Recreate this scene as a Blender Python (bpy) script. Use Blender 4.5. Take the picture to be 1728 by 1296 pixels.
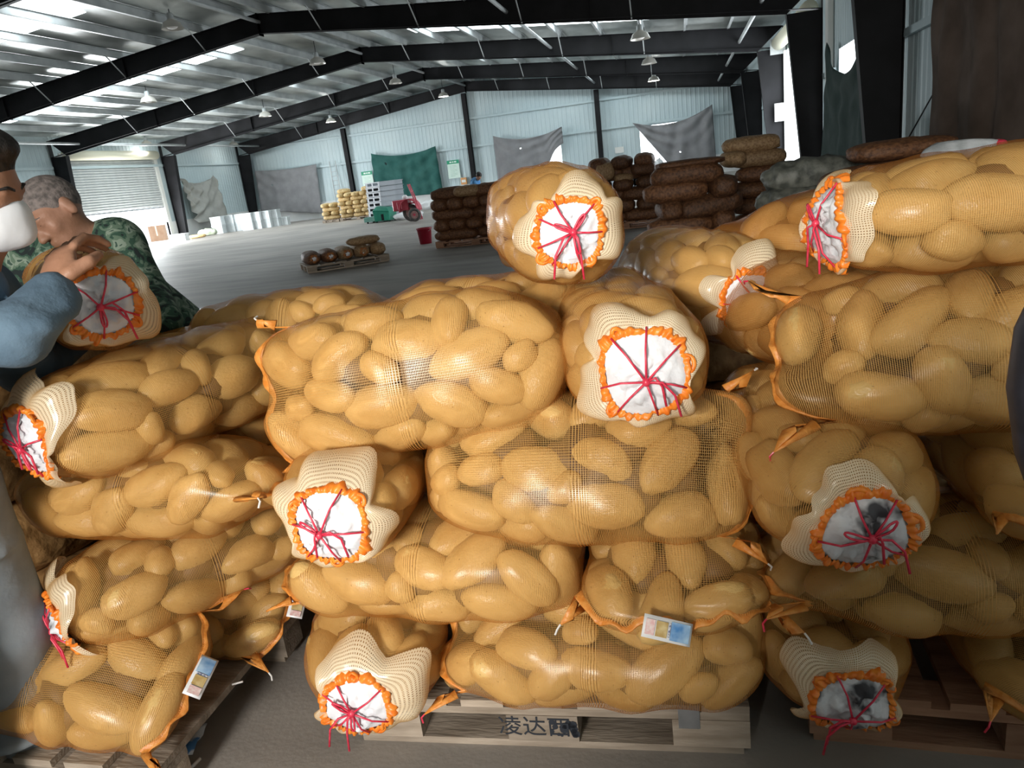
import bpy, bmesh, math, random
import numpy as np
from mathutils import Vector, Matrix, Euler

random.seed(7)
rng = np.random.default_rng(11)
S = bpy.context.scene
for _o in list(bpy.data.objects):
    bpy.data.objects.remove(_o)
COL = S.collection
PI = math.pi

# ------------------------------------------------------------------ camera
def rotz(a): c, s = math.cos(a), math.sin(a); return np.array([[c, -s, 0], [s, c, 0], [0, 0, 1.0]])
def rotx(a): c, s = math.cos(a), math.sin(a); return np.array([[1.0, 0, 0], [0, c, -s], [0, s, c]])
def roty(a): c, s = math.cos(a), math.sin(a); return np.array([[c, 0, s], [0, 1.0, 0], [-s, 0, c]])
FPX = 1230.0
PITCH, ROLL, YAW = math.radians(16.1), math.radians(-7.0), math.radians(14.4)
CAM_R = rotz(YAW) @ rotx(-PITCH) @ np.array([[1, 0, 0], [0, 0, -1.0], [0, 1, 0]]) @ rotz(ROLL)
CAM_P = np.array([0.0, 0.0, 1.4])
cam_d = bpy.data.cameras.new('camera')
cam_d.sensor_width = 36.0
cam_d.lens = 36.0 * FPX / 1728.0
cam_d.clip_start = 0.05
cam_d.clip_end = 400
cam = bpy.data.objects.new('camera', cam_d)
COL.objects.link(cam)
cam.matrix_world = Matrix.Translation(Vector(CAM_P)) @ Matrix(CAM_R.tolist()).to_4x4()
S.camera = cam

def pray(px, py):
    return CAM_R @ np.array([(px - 864) / FPX, -(py - 648) / FPX, -1.0])
def at_y(px, py, y):
    d = pray(px, py); return CAM_P + d * (y / d[1])
def at_x(px, py, x):
    d = pray(px, py); return CAM_P + d * (x / d[0])
def at_z(px, py, z):
    d = pray(px, py); return CAM_P + d * ((z - 1.4) / d[2])

# ------------------------------------------------------------------ world, lights, exposure
S.view_settings.view_transform = 'Standard'
S.view_settings.look = 'None'
S.view_settings.gamma = 1.0
S.view_settings.use_curve_mapping = False
S.view_settings.exposure = 0.0
S.cycles.transparent_max_bounces = 16
S.cycles.max_bounces = 7
S.cycles.diffuse_bounces = 4
S.cycles.sample_clamp_indirect = 6.0

W_ = bpy.data.worlds.new('daylight'); S.world = W_
W_.use_nodes = True
_bg = W_.node_tree.nodes['Background']
_bg.inputs[0].default_value = (0.90, 0.96, 1.0, 1)
_bg.inputs[1].default_value = 4.0

def area_light(name, loc, rot, sx, sy, power, col):
    l = bpy.data.lights.new(name, 'AREA'); l.shape = 'RECTANGLE'; l.size = sx; l.size_y = sy
    l.energy = power; l.color = col
    o = bpy.data.objects.new(name, l); COL.objects.link(o)
    o.location = loc; o.rotation_euler = rot
    return o
# daylight coming in through the doorways (one lamp each; the south hatch is unseen, shaped for the light)
area_light('daylight_unseen_hatch', (-0.95, -4.9, 2.25), (math.radians(84), 0, math.radians(-3)), 1.3, 0.8, 440, (1.0, 0.95, 0.88))
area_light('daylight_west_door', (-27.25, 32.2, 0.95), (math.radians(90), 0, math.radians(-90)), 5.0, 1.7, 1700, (0.93, 0.97, 1.0))
area_light('daylight_east_door', (3.95, 25.5, 2.0), (math.radians(90), 0, math.radians(90)), 5.4, 3.8, 480, (0.88, 0.94, 1.0))
# narrow spot added in place of low sun, aimed at the middle stack
_sp = bpy.data.lights.new('added_sun_spot', 'SPOT')
_sp.energy = 680; _sp.color = (1.0, 0.90, 0.76); _sp.spot_size = math.radians(18); _sp.spot_blend = 0.75; _sp.shadow_soft_size = 0.10
_so = bpy.data.objects.new('added_sun_spot', _sp); COL.objects.link(_so)
_so.location = (-1.5, -4.4, 2.7)
_so.rotation_euler = (Vector((-0.48, 1.5, 1.0)) - Vector(_so.location)).to_track_quat('-Z', 'Y').to_euler()

# ------------------------------------------------------------------ helpers
def tag(o, label=None, cat=None, group=None, kind=None):
    if label: o['label'] = label
    if cat: o['category'] = cat
    if group: o['group'] = group
    if kind: o['kind'] = kind
    return o
def empty(name, loc=(0, 0, 0), rot=(0, 0, 0), label=None, cat=None, group=None, kind=None):
    o = bpy.data.objects.new(name, None); COL.objects.link(o)
    o.empty_display_size = 0.1
    o.location = loc; o.rotation_euler = rot
    return tag(o, label, cat, group, kind)
def link(name, me, m=None, parent=None, smooth=False):
    o = bpy.data.objects.new(name, me); COL.objects.link(o)
    if m is not None and len(me.materials) == 0: me.materials.append(m)
    if parent is not None: o.parent = parent
    if smooth: me.polygons.foreach_set('use_smooth', [True] * len(me.polygons))
    return o
def mesh_np(name, v, f):
    me = bpy.data.meshes.new(name)
    me.from_pydata([tuple(map(float, p)) for p in v], [], [tuple(map(int, q)) for q in f])
    me.update()
    return me
class MB:
    """collects boxes, tubes and plates and links them as one mesh object"""
    def __init__(s): s.v = []; s.f = []
    def add(s, v, f):
        n = len(s.v); s.v += [tuple(map(float, p)) for p in v]; s.f += [tuple(i + n for i in q) for q in f]; return s
    def hexa(s, p):   # 8 points: bottom ring then top ring
        return s.add(p, [(0, 3, 2, 1), (4, 5, 6, 7), (0, 1, 5, 4), (1, 2, 6, 5), (2, 3, 7, 6), (3, 0, 4, 7)])
    def box(s, x0, x1, y0, y1, z0, z1):
        return s.hexa([(x0, y0, z0), (x1, y0, z0), (x1, y1, z0), (x0, y1, z0), (x0, y0, z1), (x1, y0, z1), (x1, y1, z1), (x0, y1, z1)])
    def tube(s, pts, r, n=6, closed=False, flat=1.0, cap=True):
        P = np.array(pts, float); k = len(P)
        rr = np.full(k, r, float) if np.isscalar(r) else np.array(r, float)
        T = (np.roll(P, -1, 0) - np.roll(P, 1, 0)) if closed else np.gradient(P, axis=0)
        T /= np.linalg.norm(T, axis=1)[:, None] + 1e-9
        a = np.array([0, 0, 1.0]) if abs(T[0][2]) < .9 else np.array([1.0, 0, 0])
        u = np.cross(T[0], a); u /= np.linalg.norm(u)
        vs = []
        for i in range(k):
            u = u - T[i] * (u @ T[i]); u /= np.linalg.norm(u) + 1e-9
            w = np.cross(T[i], u)
            for j in range(n):
                t = 2 * PI * j / n
                vs.append(P[i] + rr[i] * (u * math.cos(t) + w * flat * math.sin(t)))
        fs = []
        for i in range(k if closed else k - 1):
            for j in range(n):
                a0 = i * n + j; a1 = i * n + (j + 1) % n; b0 = ((i + 1) % k) * n + j; b1 = ((i + 1) % k) * n + (j + 1) % n
                fs.append((a0, a1, b1, b0))
        if not closed and cap:
            fs.append(tuple(range(n))[::-1]); fs.append(tuple((k - 1) * n + j for j in range(n)))
        return s.add(vs, fs)
    def lathe(s, prof, n=20, c=(0, 0, 0)):
        vs = []; fs = []
        for r, z in prof:
            for j in range(n):
                t = 2 * PI * j / n; vs.append((c[0] + r * math.cos(t), c[1] + r * math.sin(t), c[2] + z))
        for i in range(len(prof) - 1):
            for j in range(n):
                fs.append((i * n + j, i * n + (j + 1) % n, (i + 1) * n + (j + 1) % n, (i + 1) * n + j))
        return s.add(vs, fs)
    def ell(s, c, r, n=12, m=8):
        vs = [(c[0], c[1], c[2] + r[2])]; fs = []
        for i in range(1, m):
            a = PI * i / m
            for j in range(n):
                t = 2 * PI * j / n
                vs.append((c[0] + r[0] * math.sin(a) * math.cos(t), c[1] + r[1] * math.sin(a) * math.sin(t), c[2] + r[2] * math.cos(a)))
        vs.append((c[0], c[1], c[2] - r[2])); e = len(vs) - 1
        for j in range(n): fs.append((0, 1 + j, 1 + (j + 1) % n)); fs.append((e, 1 + (m - 2) * n + (j + 1) % n, 1 + (m - 2) * n + j))
        for i in range(m - 2):
            for j in range(n):
                a0 = 1 + i * n + j; a1 = 1 + i * n + (j + 1) % n
                fs.append((a0, a0 + n, a1 + n, a1))
        return s.add(vs, fs)
    def mesh(s, name): return mesh_np(name, s.v, s.f)
    def link(s, name, m, parent=None, smooth=False, bevel=0):
        o = link(name, s.mesh(name), m, parent, smooth)
        if bevel:
            b = o.modifiers.new('bevel', 'BEVEL'); b.width = bevel; b.segments = 1; b.limit_method = 'ANGLE'
        return o
def grid_faces(nu, nv, wrap=False):
    f = []
    for i in range(nu - 1):
        for j in range(nv if wrap else nv - 1):
            j2 = (j + 1) % nv
            f.append((i * nv + j, i * nv + j2, (i + 1) * nv + j2, (i + 1) * nv + j))
    return f

# ------------------------------------------------------------------ materials
def new_mat(name):
    m = bpy.data.materials.new(name); m.use_nodes = True
    nt = m.node_tree
    return m, nt, nt.nodes['Principled BSDF'], nt.nodes['Material Output']
def mat(name, c1, c2=None, rough=0.6, metal=0.0, scale=8.0, detail=3.0, bump=0.0, bscale=None, spec=0.5, stretch=None, lo=0.35, hi=0.65, coord='Object', rand=0.0):
    m, nt, b, out = new_mat(name)
    N, L = nt.nodes, nt.links
    b.inputs['Roughness'].default_value = rough; b.inputs['Metallic'].default_value = metal
    b.inputs['Specular IOR Level'].default_value = spec
    b.inputs['Base Color'].default_value = (*c1, 1)
    if c2 is not None or bump:
        tc = N.new('ShaderNodeTexCoord'); mp = N.new('ShaderNodeMapping'); L.new(tc.outputs[coord], mp.inputs[0])
        if stretch: mp.inputs['Scale'].default_value = stretch
        nz = N.new('ShaderNodeTexNoise'); nz.inputs['Scale'].default_value = scale; nz.inputs['Detail'].default_value = detail
        L.new(mp.outputs[0], nz.inputs['Vector'])
        if c2 is not None:
            cr = N.new('ShaderNodeValToRGB'); cr.color_ramp.elements[0].position = lo; cr.color_ramp.elements[1].position = hi
            cr.color_ramp.elements[0].color = (*c1, 1); cr.color_ramp.elements[1].color = (*c2, 1)
            L.new(nz.outputs['Fac'], cr.inputs[0])
            src = cr.outputs[0]
            if rand:
                oi = N.new('ShaderNodeObjectInfo'); hs = N.new('ShaderNodeHueSaturation'); mr = N.new('ShaderNodeMapRange')
                mr.inputs['To Min'].default_value = 1 - rand; mr.inputs['To Max'].default_value = 1 + rand
                L.new(oi.outputs['Random'], mr.inputs[0]); L.new(mr.outputs[0], hs.inputs['Value']); L.new(src, hs.inputs['Color']); src = hs.outputs[0]
            L.new(src, b.inputs['Base Color'])
        if bump:
            n2 = nz
            if bscale:
                n2 = N.new('ShaderNodeTexNoise'); n2.inputs['Scale'].default_value = bscale; n2.inputs['Detail'].default_value = 4; L.new(mp.outputs[0], n2.inputs['Vector'])
            bp = N.new('ShaderNodeBump'); bp.inputs['Strength'].default_value = bump; bp.inputs['Distance'].default_value = 0.01
            L.new(n2.outputs['Fac'], bp.inputs['Height']); L.new(bp.outputs[0], b.inputs['Normal'])
    return m
def emit(name, col, st, noise=None):
    m, nt, b, out = new_mat(name)
    b.inputs['Base Color'].default_value = (*col, 1); b.inputs['Emission Color'].default_value = (*col, 1); b.inputs['Emission Strength'].default_value = st
    if noise:
        N, L = nt.nodes, nt.links
        tc = N.new('ShaderNodeTexCoord'); nz = N.new('ShaderNodeTexNoise'); nz.inputs['Scale'].default_value = noise; nz.inputs['Detail'].default_value = 3
        mp = N.new('ShaderNodeMapping'); mp.inputs['Scale'].default_value = (1, 0.5, 1)
        L.new(tc.outputs['Object'], mp.inputs[0]); L.new(mp.outputs[0], nz.inputs[0])
        mr = N.new('ShaderNodeMapRange'); mr.inputs['From Min'].default_value = .35; mr.inputs['From Max'].default_value = .62; mr.inputs['To Min'].default_value = st * .12; mr.inputs['To Max'].default_value = st
        L.new(nz.outputs['Fac'], mr.inputs[0]); L.new(mr.outputs[0], b.inputs['Emission Strength'])
    return m

def net_mat(name, col, col2, wu, wv, spec=0.6, rough=0.27, edge=0.45):
    """woven net: threads on a UV grid, clear holes between them"""
    m, nt, b, out = new_mat(name)
    N, L = nt.nodes, nt.links
    uv = N.new('ShaderNodeUVMap'); uv.uv_map = 'UVMap'
    sx = N.new('ShaderNodeSeparateXYZ'); L.new(uv.outputs[0], sx.inputs[0])
    lw = N.new('ShaderNodeLayerWeight'); lw.inputs['Blend'].default_value = 0.5
    pw = N.new('ShaderNodeMath'); pw.operation = 'POWER'; pw.inputs[1].default_value = 2.2; L.new(lw.outputs['Facing'], pw.inputs[0])
    wd = N.new('ShaderNodeMath'); wd.operation = 'MULTIPLY_ADD'; wd.inputs[1].default_value = edge; wd.inputs[2].default_value = 1.0; L.new(pw.outputs[0], wd.inputs[0])
    def lines(sock, w):
        fr = N.new('ShaderNodeMath'); fr.operation = 'FRACT'; L.new(sock, fr.inputs[0])
        ww = N.new('ShaderNodeMath'); ww.operation = 'MULTIPLY'; ww.inputs[1].default_value = w; L.new(wd.outputs[0], ww.inputs[0])
        lt = N.new('ShaderNodeMath'); lt.operation = 'LESS_THAN'; L.new(fr.outputs[0], lt.inputs[0]); L.new(ww.outputs[0], lt.inputs[1])
        return lt.outputs[0]
    a = lines(sx.outputs[0], wu); c = lines(sx.outputs[1], wv)
    mx = N.new('ShaderNodeMath'); mx.operation = 'MAXIMUM'; L.new(a, mx.inputs[0]); L.new(c, mx.inputs[1])
    mixc = N.new('ShaderNodeMix'); mixc.data_type = 'RGBA'; mixc.inputs[6].default_value = (*col, 1); mixc.inputs[7].default_value = (*col2, 1)
    L.new(pw.outputs[0], mixc.inputs[0]); L.new(mixc.outputs[2], b.inputs['Base Color'])
    b.inputs['Roughness'].default_value = rough; b.inputs['Specular IOR Level'].default_value = spec
    tl = N.new('ShaderNodeBsdfTranslucent'); L.new(mixc.outputs[2], tl.inputs['Color'])
    th = N.new('ShaderNodeMixShader'); th.inputs[0].default_value = 0.3
    L.new(b.outputs[0], th.inputs[1]); L.new(tl.outputs[0], th.inputs[2])
    tr = N.new('ShaderNodeBsdfTransparent'); ms = N.new('ShaderNodeMixShader')
    L.new(mx.outputs[0], ms.inputs[0]); L.new(tr.outputs[0], ms.inputs[1]); L.new(th.outputs[0], ms.inputs[2])
    L.new(ms.outputs[0], out.inputs['Surface'])
    return m

def potato_mat(name, c1, c2, c3):
    m, nt, b, out = new_mat(name)
    N, L = nt.nodes, nt.links
    tc = N.new('ShaderNodeTexCoord'); oi = N.new('ShaderNodeObjectInfo')
    ad = N.new('ShaderNodeVectorMath'); ad.operation = 'ADD'
    sc = N.new('ShaderNodeVectorMath'); sc.operation = 'SCALE'; sc.inputs['Scale'].default_value = 40.0
    cb = N.new('ShaderNodeCombineXYZ'); L.new(oi.outputs['Random'], cb.inputs[0]); L.new(cb.outputs[0], sc.inputs[0])
    L.new(tc.outputs['Object'], ad.inputs[0]); L.new(sc.outputs[0], ad.inputs[1])
    nz = N.new('ShaderNodeTexNoise'); nz.inputs['Scale'].default_value = 1.3; nz.inputs['Detail'].default_value = 5; L.new(ad.outputs[0], nz.inputs['Vector'])
    cr = N.new('ShaderNodeValToRGB'); e = cr.color_ramp.elements
    e[0].position = .3; e[0].color = (*c1, 1); e[1].position = .68; e[1].color = (*c2, 1); L.new(nz.outputs['Fac'], cr.inputs[0])
    mx = N.new('ShaderNodeMix'); mx.data_type = 'RGBA'; mx.inputs[7].default_value = (*c3, 1); L.new(cr.outputs[0], mx.inputs[6])
    mr = N.new('ShaderNodeMapRange'); mr.inputs['To Max'].default_value = .75; L.new(oi.outputs['Random'], mr.inputs[0]); L.new(mr.outputs[0], mx.inputs[0])
    vo = N.new('ShaderNodeTexVoronoi'); vo.inputs['Scale'].default_value = 3.2; L.new(ad.outputs[0], vo.inputs['Vector'])
    vr = N.new('ShaderNodeValToRGB'); vr.color_ramp.elements[0].position = .03; vr.color_ramp.elements[1].position = .13
    vr.color_ramp.elements[0].color = (.35, .25, .2, 1); vr.color_ramp.elements[1].color = (1, 1, 1, 1); L.new(vo.outputs['Distance'], vr.inputs[0])
    ml = N.new('ShaderNodeMix'); ml.data_type = 'RGBA'; ml.blend_type = 'MULTIPLY'; ml.inputs[0].default_value = .7
    L.new(mx.outputs[2], ml.inputs[6]); L.new(vr.outputs[0], ml.inputs[7])
    L.new(ml.outputs[2], b.inputs['Base Color'])
    b.inputs['Roughness'].default_value = .36; b.inputs['Specular IOR Level'].default_value = .35
    n2 = N.new('ShaderNodeTexNoise'); n2.inputs['Scale'].default_value = 9; L.new(ad.outputs[0], n2.inputs['Vector'])
    bp = N.new('ShaderNodeBump'); bp.inputs['Strength'].default_value = .12; bp.inputs['Distance'].default_value = .05; L.new(n2.outputs['Fac'], bp.inputs['Height']); L.new(bp.outputs[0], b.inputs['Normal'])
    return m

M = {}
M['potato'] = potato_mat('potato_skin', (.50, .295, .09), (.67, .45, .175), (.62, .41, .15))
M['potato_in_shade'] = mat('potato_inner_shaded', (.10, .055, .02), (.17, .09, .035), scale=9)  # potato colour darkened to paint shade into the gaps
M['net'] = net_mat('orange_net', (.70, .42, .14), (.66, .21, .015), .24, .14)
M['net_rust_shade'] = net_mat('rust_orange_net_shaded', (.50, .22, .05), (.42, .12, .01), .34, .26)  # rust net, deepened in colour so the back sacks look shaded
M['cuff'] = net_mat('cream_net_cuff', (.93, .80, .57), (.90, .55, .20), .54, .62, edge=.6)
M['hem'] = mat('orange_hem', (.80, .17, .012), (.88, .28, .03), rough=.4, scale=60)
M['liner'] = mat('white_paper_liner', (.80, .81, .84), (.70, .72, .76), rough=.7, scale=14, bump=.5, bscale=25)
M['string'] = mat('red_string', (.62, .02, .06), (.75, .06, .11), rough=.35, scale=90)
M['white_thread'] = mat('white_thread', (.8, .78, .75), rough=.6)
M['black'] = mat('black_steel', (.005, .005, .006), (.013, .013, .015), rough=.6, scale=1.2, spec=.25)
M['purlin'] = mat('galvanised_purlin', (.42, .45, .46), (.55, .58, .58), rough=.45, metal=.25, scale=2.5)
M['wood'] = mat('grey_pallet_wood', (.25, .20, .15), (.41, .34, .27), rough=.8, scale=5, stretch=(1, 6, 6), bump=.3, bscale=20, rand=.25)
M['wood_red'] = mat('reddish_pallet_wood', (.30, .15, .09), (.42, .24, .15), rough=.8, scale=5, stretch=(1, 6, 6), bump=.3, bscale=20, rand=.2)
M['steel'] = mat('zinc_plate', (.4, .42, .44), (.55, .57, .6), rough=.35, metal=.8, scale=12)
M['ink'] = mat('black_stencil_ink', (.02, .025, .035), rough=.8)

# ------------------------------------------------------------------ warehouse shell
RX, XW, XE, YS, YN = -11.8, -27.3, 3.75, -5.0, 44.3
def roofz(x): return 6.9 - .103 * abs(x - RX)
def botz(x): return 6.15 - .12 * abs(x - RX)
FY = [6.9, 14.2, 21.5, 28.9, 36.3, 43.6]

def floor_mat():
    m, nt, b, out = new_mat('dusty_concrete')
    N, L = nt.nodes, nt.links
    tc = N.new('ShaderNodeTexCoord')
    n1 = N.new('ShaderNodeTexNoise'); n1.inputs['Scale'].default_value = .35; n1.inputs['Detail'].default_value = 6; L.new(tc.outputs['Object'], n1.inputs['Vector'])
    mp = N.new('ShaderNodeMapping'); mp.inputs['Scale'].default_value = (.35, 1.6, 1); mp.inputs['Rotation'].default_value = (0, 0, .25); L.new(tc.outputs['Object'], mp.inputs[0])
    n2 = N.new('ShaderNodeTexNoise'); n2.inputs['Scale'].default_value = 1.6; n2.inputs['Detail'].default_value = 5; L.new(mp.outputs[0], n2.inputs['Vector'])
    mx = N.new('ShaderNodeMath'); mx.operation = 'MULTIPLY_ADD'; mx.inputs[1].default_value = .5; L.new(n1.outputs['Fac'], mx.inputs[0])
    ml = N.new('ShaderNodeMath'); ml.operation = 'MULTIPLY'; ml.inputs[1].default_value = .5; L.new(n2.outputs['Fac'], ml.inputs[0]); L.new(ml.outputs[0], mx.inputs[2])
    cr = N.new('ShaderNodeValToRGB'); cr.color_ramp.elements[0].position = .36; cr.color_ramp.elements[1].position = .64
    cr.color_ramp.elements[0].color = (.21, .19, .17, 1); cr.color_ramp.elements[1].color = (.40, .37, .335, 1)
    L.new(mx.outputs[0], cr.inputs[0]); L.new(cr.outputs[0], b.inputs['Base Color'])
    b.inputs['Roughness'].default_value = .55
    n3 = N.new('ShaderNodeTexNoise'); n3.inputs['Scale'].default_value = 60; n3.inputs['Detail'].default_value = 4; L.new(tc.outputs['Object'], n3.inputs['Vector'])
    bp = N.new('ShaderNodeBump'); bp.inputs['Strength'].default_value = .15; bp.inputs['Distance'].default_value = .01; L.new(n3.outputs['Fac'], bp.inputs['Height']); L.new(bp.outputs[0], b.inputs['Normal'])
    return m
M['floor'] = floor_mat()
M['wall'] = mat('pale_blue_sheet', (.47, .58, .61), (.54, .64, .66), rough=.5, scale=.5)
M['white_wall'] = mat('white_masonry', (.75, .77, .77), (.82, .83, .82), rough=.8, scale=2)
M['white_trim'] = mat('white_flashing', (.74, .75, .72), rough=.5)
M['foil'] = mat('silver_foil_roof', (.15, .17, .165), (.70, .74, .72), rough=.38, metal=.45, scale=.9, detail=4, stretch=(.7, .35, 1), lo=.33, hi=.66, bump=.8, bscale=3.5)
M['sky'] = emit('skylight_fibreglass', (.88, .97, 1.0), 9.0, noise=1.1)
M['outside'] = mat('outdoor_concrete', (.5, .5, .48), (.6, .6, .58), rough=.9, scale=.4)

def struct(mb, name, m, parent=None, smooth=False, bevel=0):
    o = mb.link(name, m, parent, smooth, bevel)
    if parent is None: o['kind'] = 'structure'
    return o
g = MB(); g.box(XW - .2, XE + .2, YS - .2, YN + .2, -.2, 0); struct(g, 'floor', M['floor'])
g = MB(); g.box(-90, 60, -60, 110, -.4, -.205); struct(g, 'ground_outside', M['outside'])

# roof skin, skylight strips, purlins
ceil = MB()
for sx in (-1, 1):
    x1 = XW - .3 if sx < 0 else XE + .3
    z1 = roofz(x1)
    ceil.hexa([(RX, YS - .3, 6.9), (x1, YS - .3, z1), (x1, YN + .3, z1), (RX, YN + .3, 6.9), (RX, YS - .3, 7.0), (x1, YS - .3, z1 + .1), (x1, YN + .3, z1 + .1), (RX, YN + .3, 7.0)])
ceiling = struct(ceil, 'ceiling', M['foil'])
wn = 0
def skylight(xa, xb, ya, yb):
    global wn
    wn += 1
    mb = MB(); za, zb = roofz(xa) - .015, roofz(xb) - .015
    mb.hexa([(xa, ya, za - .01), (xb, ya, zb - .01), (xb, yb, zb - .01), (xa, yb, za - .01), (xa, ya, za), (xb, ya, zb), (xb, yb, zb), (xa, yb, za)])
    struct(mb, 'window_%d' % wn, M['sky'])
for y in FY[:-1]:
    if y > 10: skylight(-25.2, -14.6, y + 1.9, y + 3.7)
    if y > 20: skylight(-9.0, 1.6, y + 4.6, y + 5.9)
px_ = [RX + s * (.45 + 1.47 * k) for s in (-1, 1) for k in range(10)]
purl = {}
for x in px_:
    if x < XW + .6 or x > XE - .3: continue
    mb = MB(); z = roofz(x) - .02
    mb.box(x - .008, x + .008, YS + .1, YN - .1, z - .2, z); mb.box(x - .07, x, YS + .1, YN - .1, z - .205, z - .19); mb.box(x, x + .07, YS + .1, YN - .1, z - .012, z)
    struct(mb, 'purlin', M['purlin'], ceiling)
for x in (RX, RX + 7.4, -25.6, 2.2):
    zz = botz(x) + .32
    mb = MB(); mb.tube([(x, YS + .2, zz), (x, YN - .2, zz)], .055, 8); struct(mb, 'tie_tube', M['purlin'], ceiling, True)

# portal frames
def frame(y):
    e = empty('steel_frame', (0, y, 0), kind='structure')
    w = .012; fl = .11
    for s in (-1, 1):
        xk = RX + s * 14.6; xo = XE - .12 if s > 0 else XW + .12
        xt = XE - .3 if s > 0 else XW + .3
        mb = MB()  # rafter: web and two flanges, deeper at the knee
        a, b_ = (RX, botz(RX)), (xk, botz(xk)); c, d = (xo, roofz(xo) - .23), (RX, roofz(RX) - .23)
        def slab(p, q, dz, hw):
            mb.hexa([(p[0], -hw, p[1]), (q[0], -hw, q[1]), (q[0], hw, q[1]), (p[0], hw, p[1]), (p[0], -hw, p[1] + dz), (q[0], -hw, q[1] + dz), (q[0], hw, q[1] + dz), (p[0], hw, p[1] + dz)])
        mb.hexa([(a[0], -w, a[1]), (b_[0], -w, b_[1]), (b_[0], w, b_[1]), (a[0], w, a[1]), (d[0], -w, d[1]), (c[0], -w, c[1]), (c[0], w, c[1]), (d[0], w, d[1])])
        slab(a, (xo, b_[1]), .016, fl); slab(d, c, .016, fl)
        for q in (.33, .66):
            x = RX + s * 14.6 * q
            mb.box(x - .012, x + .012, -.1, .1, botz(x), roofz(x) - .23)
        mb.box(RX - .014, RX + .014, -fl, fl, botz(RX) - .06, roofz(RX) - .2)
        struct(mb, 'rafter', M['black'], e)
        mb = MB()  # tapered column
        xb = xo - s * .42
        mb.hexa([(xb, -w, 0), (xo, -w, 0), (xo, w, 0), (xb, w, 0), (xk, -w, botz(xk)), (xo, -w, botz(xk)), (xo, w, botz(xk)), (xk, w, botz(xk))])
        mb.hexa([(xb - s * .016, -fl, 0), (xb, -fl, 0), (xb, fl, 0), (xb - s * .016, fl, 0), (xk - s * .016, -fl, botz(xk)), (xk, -fl, botz(xk)), (xk, fl, botz(xk)), (xk - s * .016, fl, botz(xk))])
        mb.box(min(xo, xo + s * .016), max(xo, xo + s * .016), -fl, fl, 0, roofz(xo) - .23)
        mb.box(min(xb, xo), max(xb, xo), -.13, .13, 0, .02)
        struct(mb, 'column', M['black'], e)
        for k in range(1, 8, 2):   # fly braces down to the lower flange
            x = RX + s * (.45 + 1.47 * k)
            mb = MB(); mb.tube([(x, -.75, roofz(x) - .2), (x, -.02, botz(x) + .03)], .02, 5); struct(mb, 'fly_brace', M['purlin'], e)
for y in FY: frame(y)

# profiled sheet walls
def sheet(p0, p1, zf, zt, n, mb, pitch=.24, dep=.014):
    p0, p1, n = np.array(p0, float), np.array(p1, float), np.array(n, float)
    Lh = np.linalg.norm(p1 - p0); k = max(1, int(Lh / pitch))
    v = []
    for i in range(k):
        for t, d in ((0, 0), (.55, 0), (.68, dep), (.87, dep)):
            q = p0 + (p1 - p0) * ((i + t) / k) + n * d
            v += [(q[0], q[1], zf(q)), (q[0], q[1], zt(q))]
    q = p1; v += [(q[0], q[1], zf(q)), (q[0], q[1], zt(q))]
    m_ = len(v) // 2
    mb.add(v, [(2 * i, 2 * i + 2, 2 * i + 3, 2 * i + 1) for i in range(m_ - 1)])
cz = lambda c: (lambda q: c)
rz = lambda q: roofz(q[0])
def wall(name, segs, n):
    mb = MB()
    for p0, p1, zf, zt in segs: sheet(p0, p1, zf, zt, n, mb)
    return struct(mb, name, M['wall'])
def wains(name, spans, h=1.0):
    mb = MB()
    for x0, x1, y0, y1 in spans: mb.box(x0, x1, y0, y1, 0, h)
    return struct(mb, name, M['white_wall'])
ez, wz = roofz(XE), roofz(XW)
# north gable: two open doorways, half hidden by hanging cloths
ND = [(-10.2, -6.7, 3.0), (-2.15, 1.5, 3.0)]
segs = []; x = XW
for a, b_, h in ND:
    segs.append(((x, YN, 0), (a, YN, 0), cz(.95), rz)); segs.append(((a, YN, 0), (b_, YN, 0), cz(h), rz)); x = b_
segs.append(((x, YN, 0), (XE, YN, 0), cz(.95), rz))
wall('wall_north', segs, (0, -1, 0))
wains('wall_north_base', [(XW, -10.2, YN - .06, YN + .18), (-6.7, -2.15, YN - .06, YN + .18), (1.5, XE, YN - .06, YN + .18)])
for x in (-20.0, -12.1, -4.4):
    mb = MB(); y = YN - .24
    mb.box(x - .13, x + .13, y - .13, y - .115, 0, botz(x)); mb.box(x - .13, x + .13, y + .115, y + .13, 0, botz(x)); mb.box(x - .012, x + .012, y - .115, y + .115, 0, botz(x))
    struct(mb, 'gable_column', M['black'])
for z in (3.08, 4.65):
    mb = MB(); mb.box(XW + .3, XE - .3, YN - .11, YN - .04, z, z + .12); struct(mb, 'wall_rail', M['wall'])
# west wall: one roller door, half raised
segs = [((XW, YS, 0), (XW, 29.6, 0), cz(.95), cz(wz)), ((XW, 29.6, 0), (XW, 35.6, 0), cz(4.5), cz(wz)), ((XW, 35.6, 0), (XW, YN, 0), cz(.95), cz(wz))]
wall('wall_west', segs, (1, 0, 0))
wains('wall_west_base', [(XW - .18, XW + .06, YS, 29.6), (XW - .18, XW + .06, 35.6, YN)])
mb = MB(); mb.box(XW - .05, XW + .1, 29.35, 29.6, 0, 4.6); mb.box(XW - .05, XW + .1, 35.6, 35.85, 0, 4.6); struct(mb, 'trim_1', M['white_trim'])
mb = MB(); mb.box(XW + .04, XW + .12, YS, YN - .2, 3.9, 4.02); struct(mb, 'trim_2', M['wall'])
door = empty('door_1', (XW, 32.6, 0), kind='structure')
M['shutter'] = mat('white_shutter_slat', (.50, .53, .53), (.56, .59, .59), rough=.5, scale=3)
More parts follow.
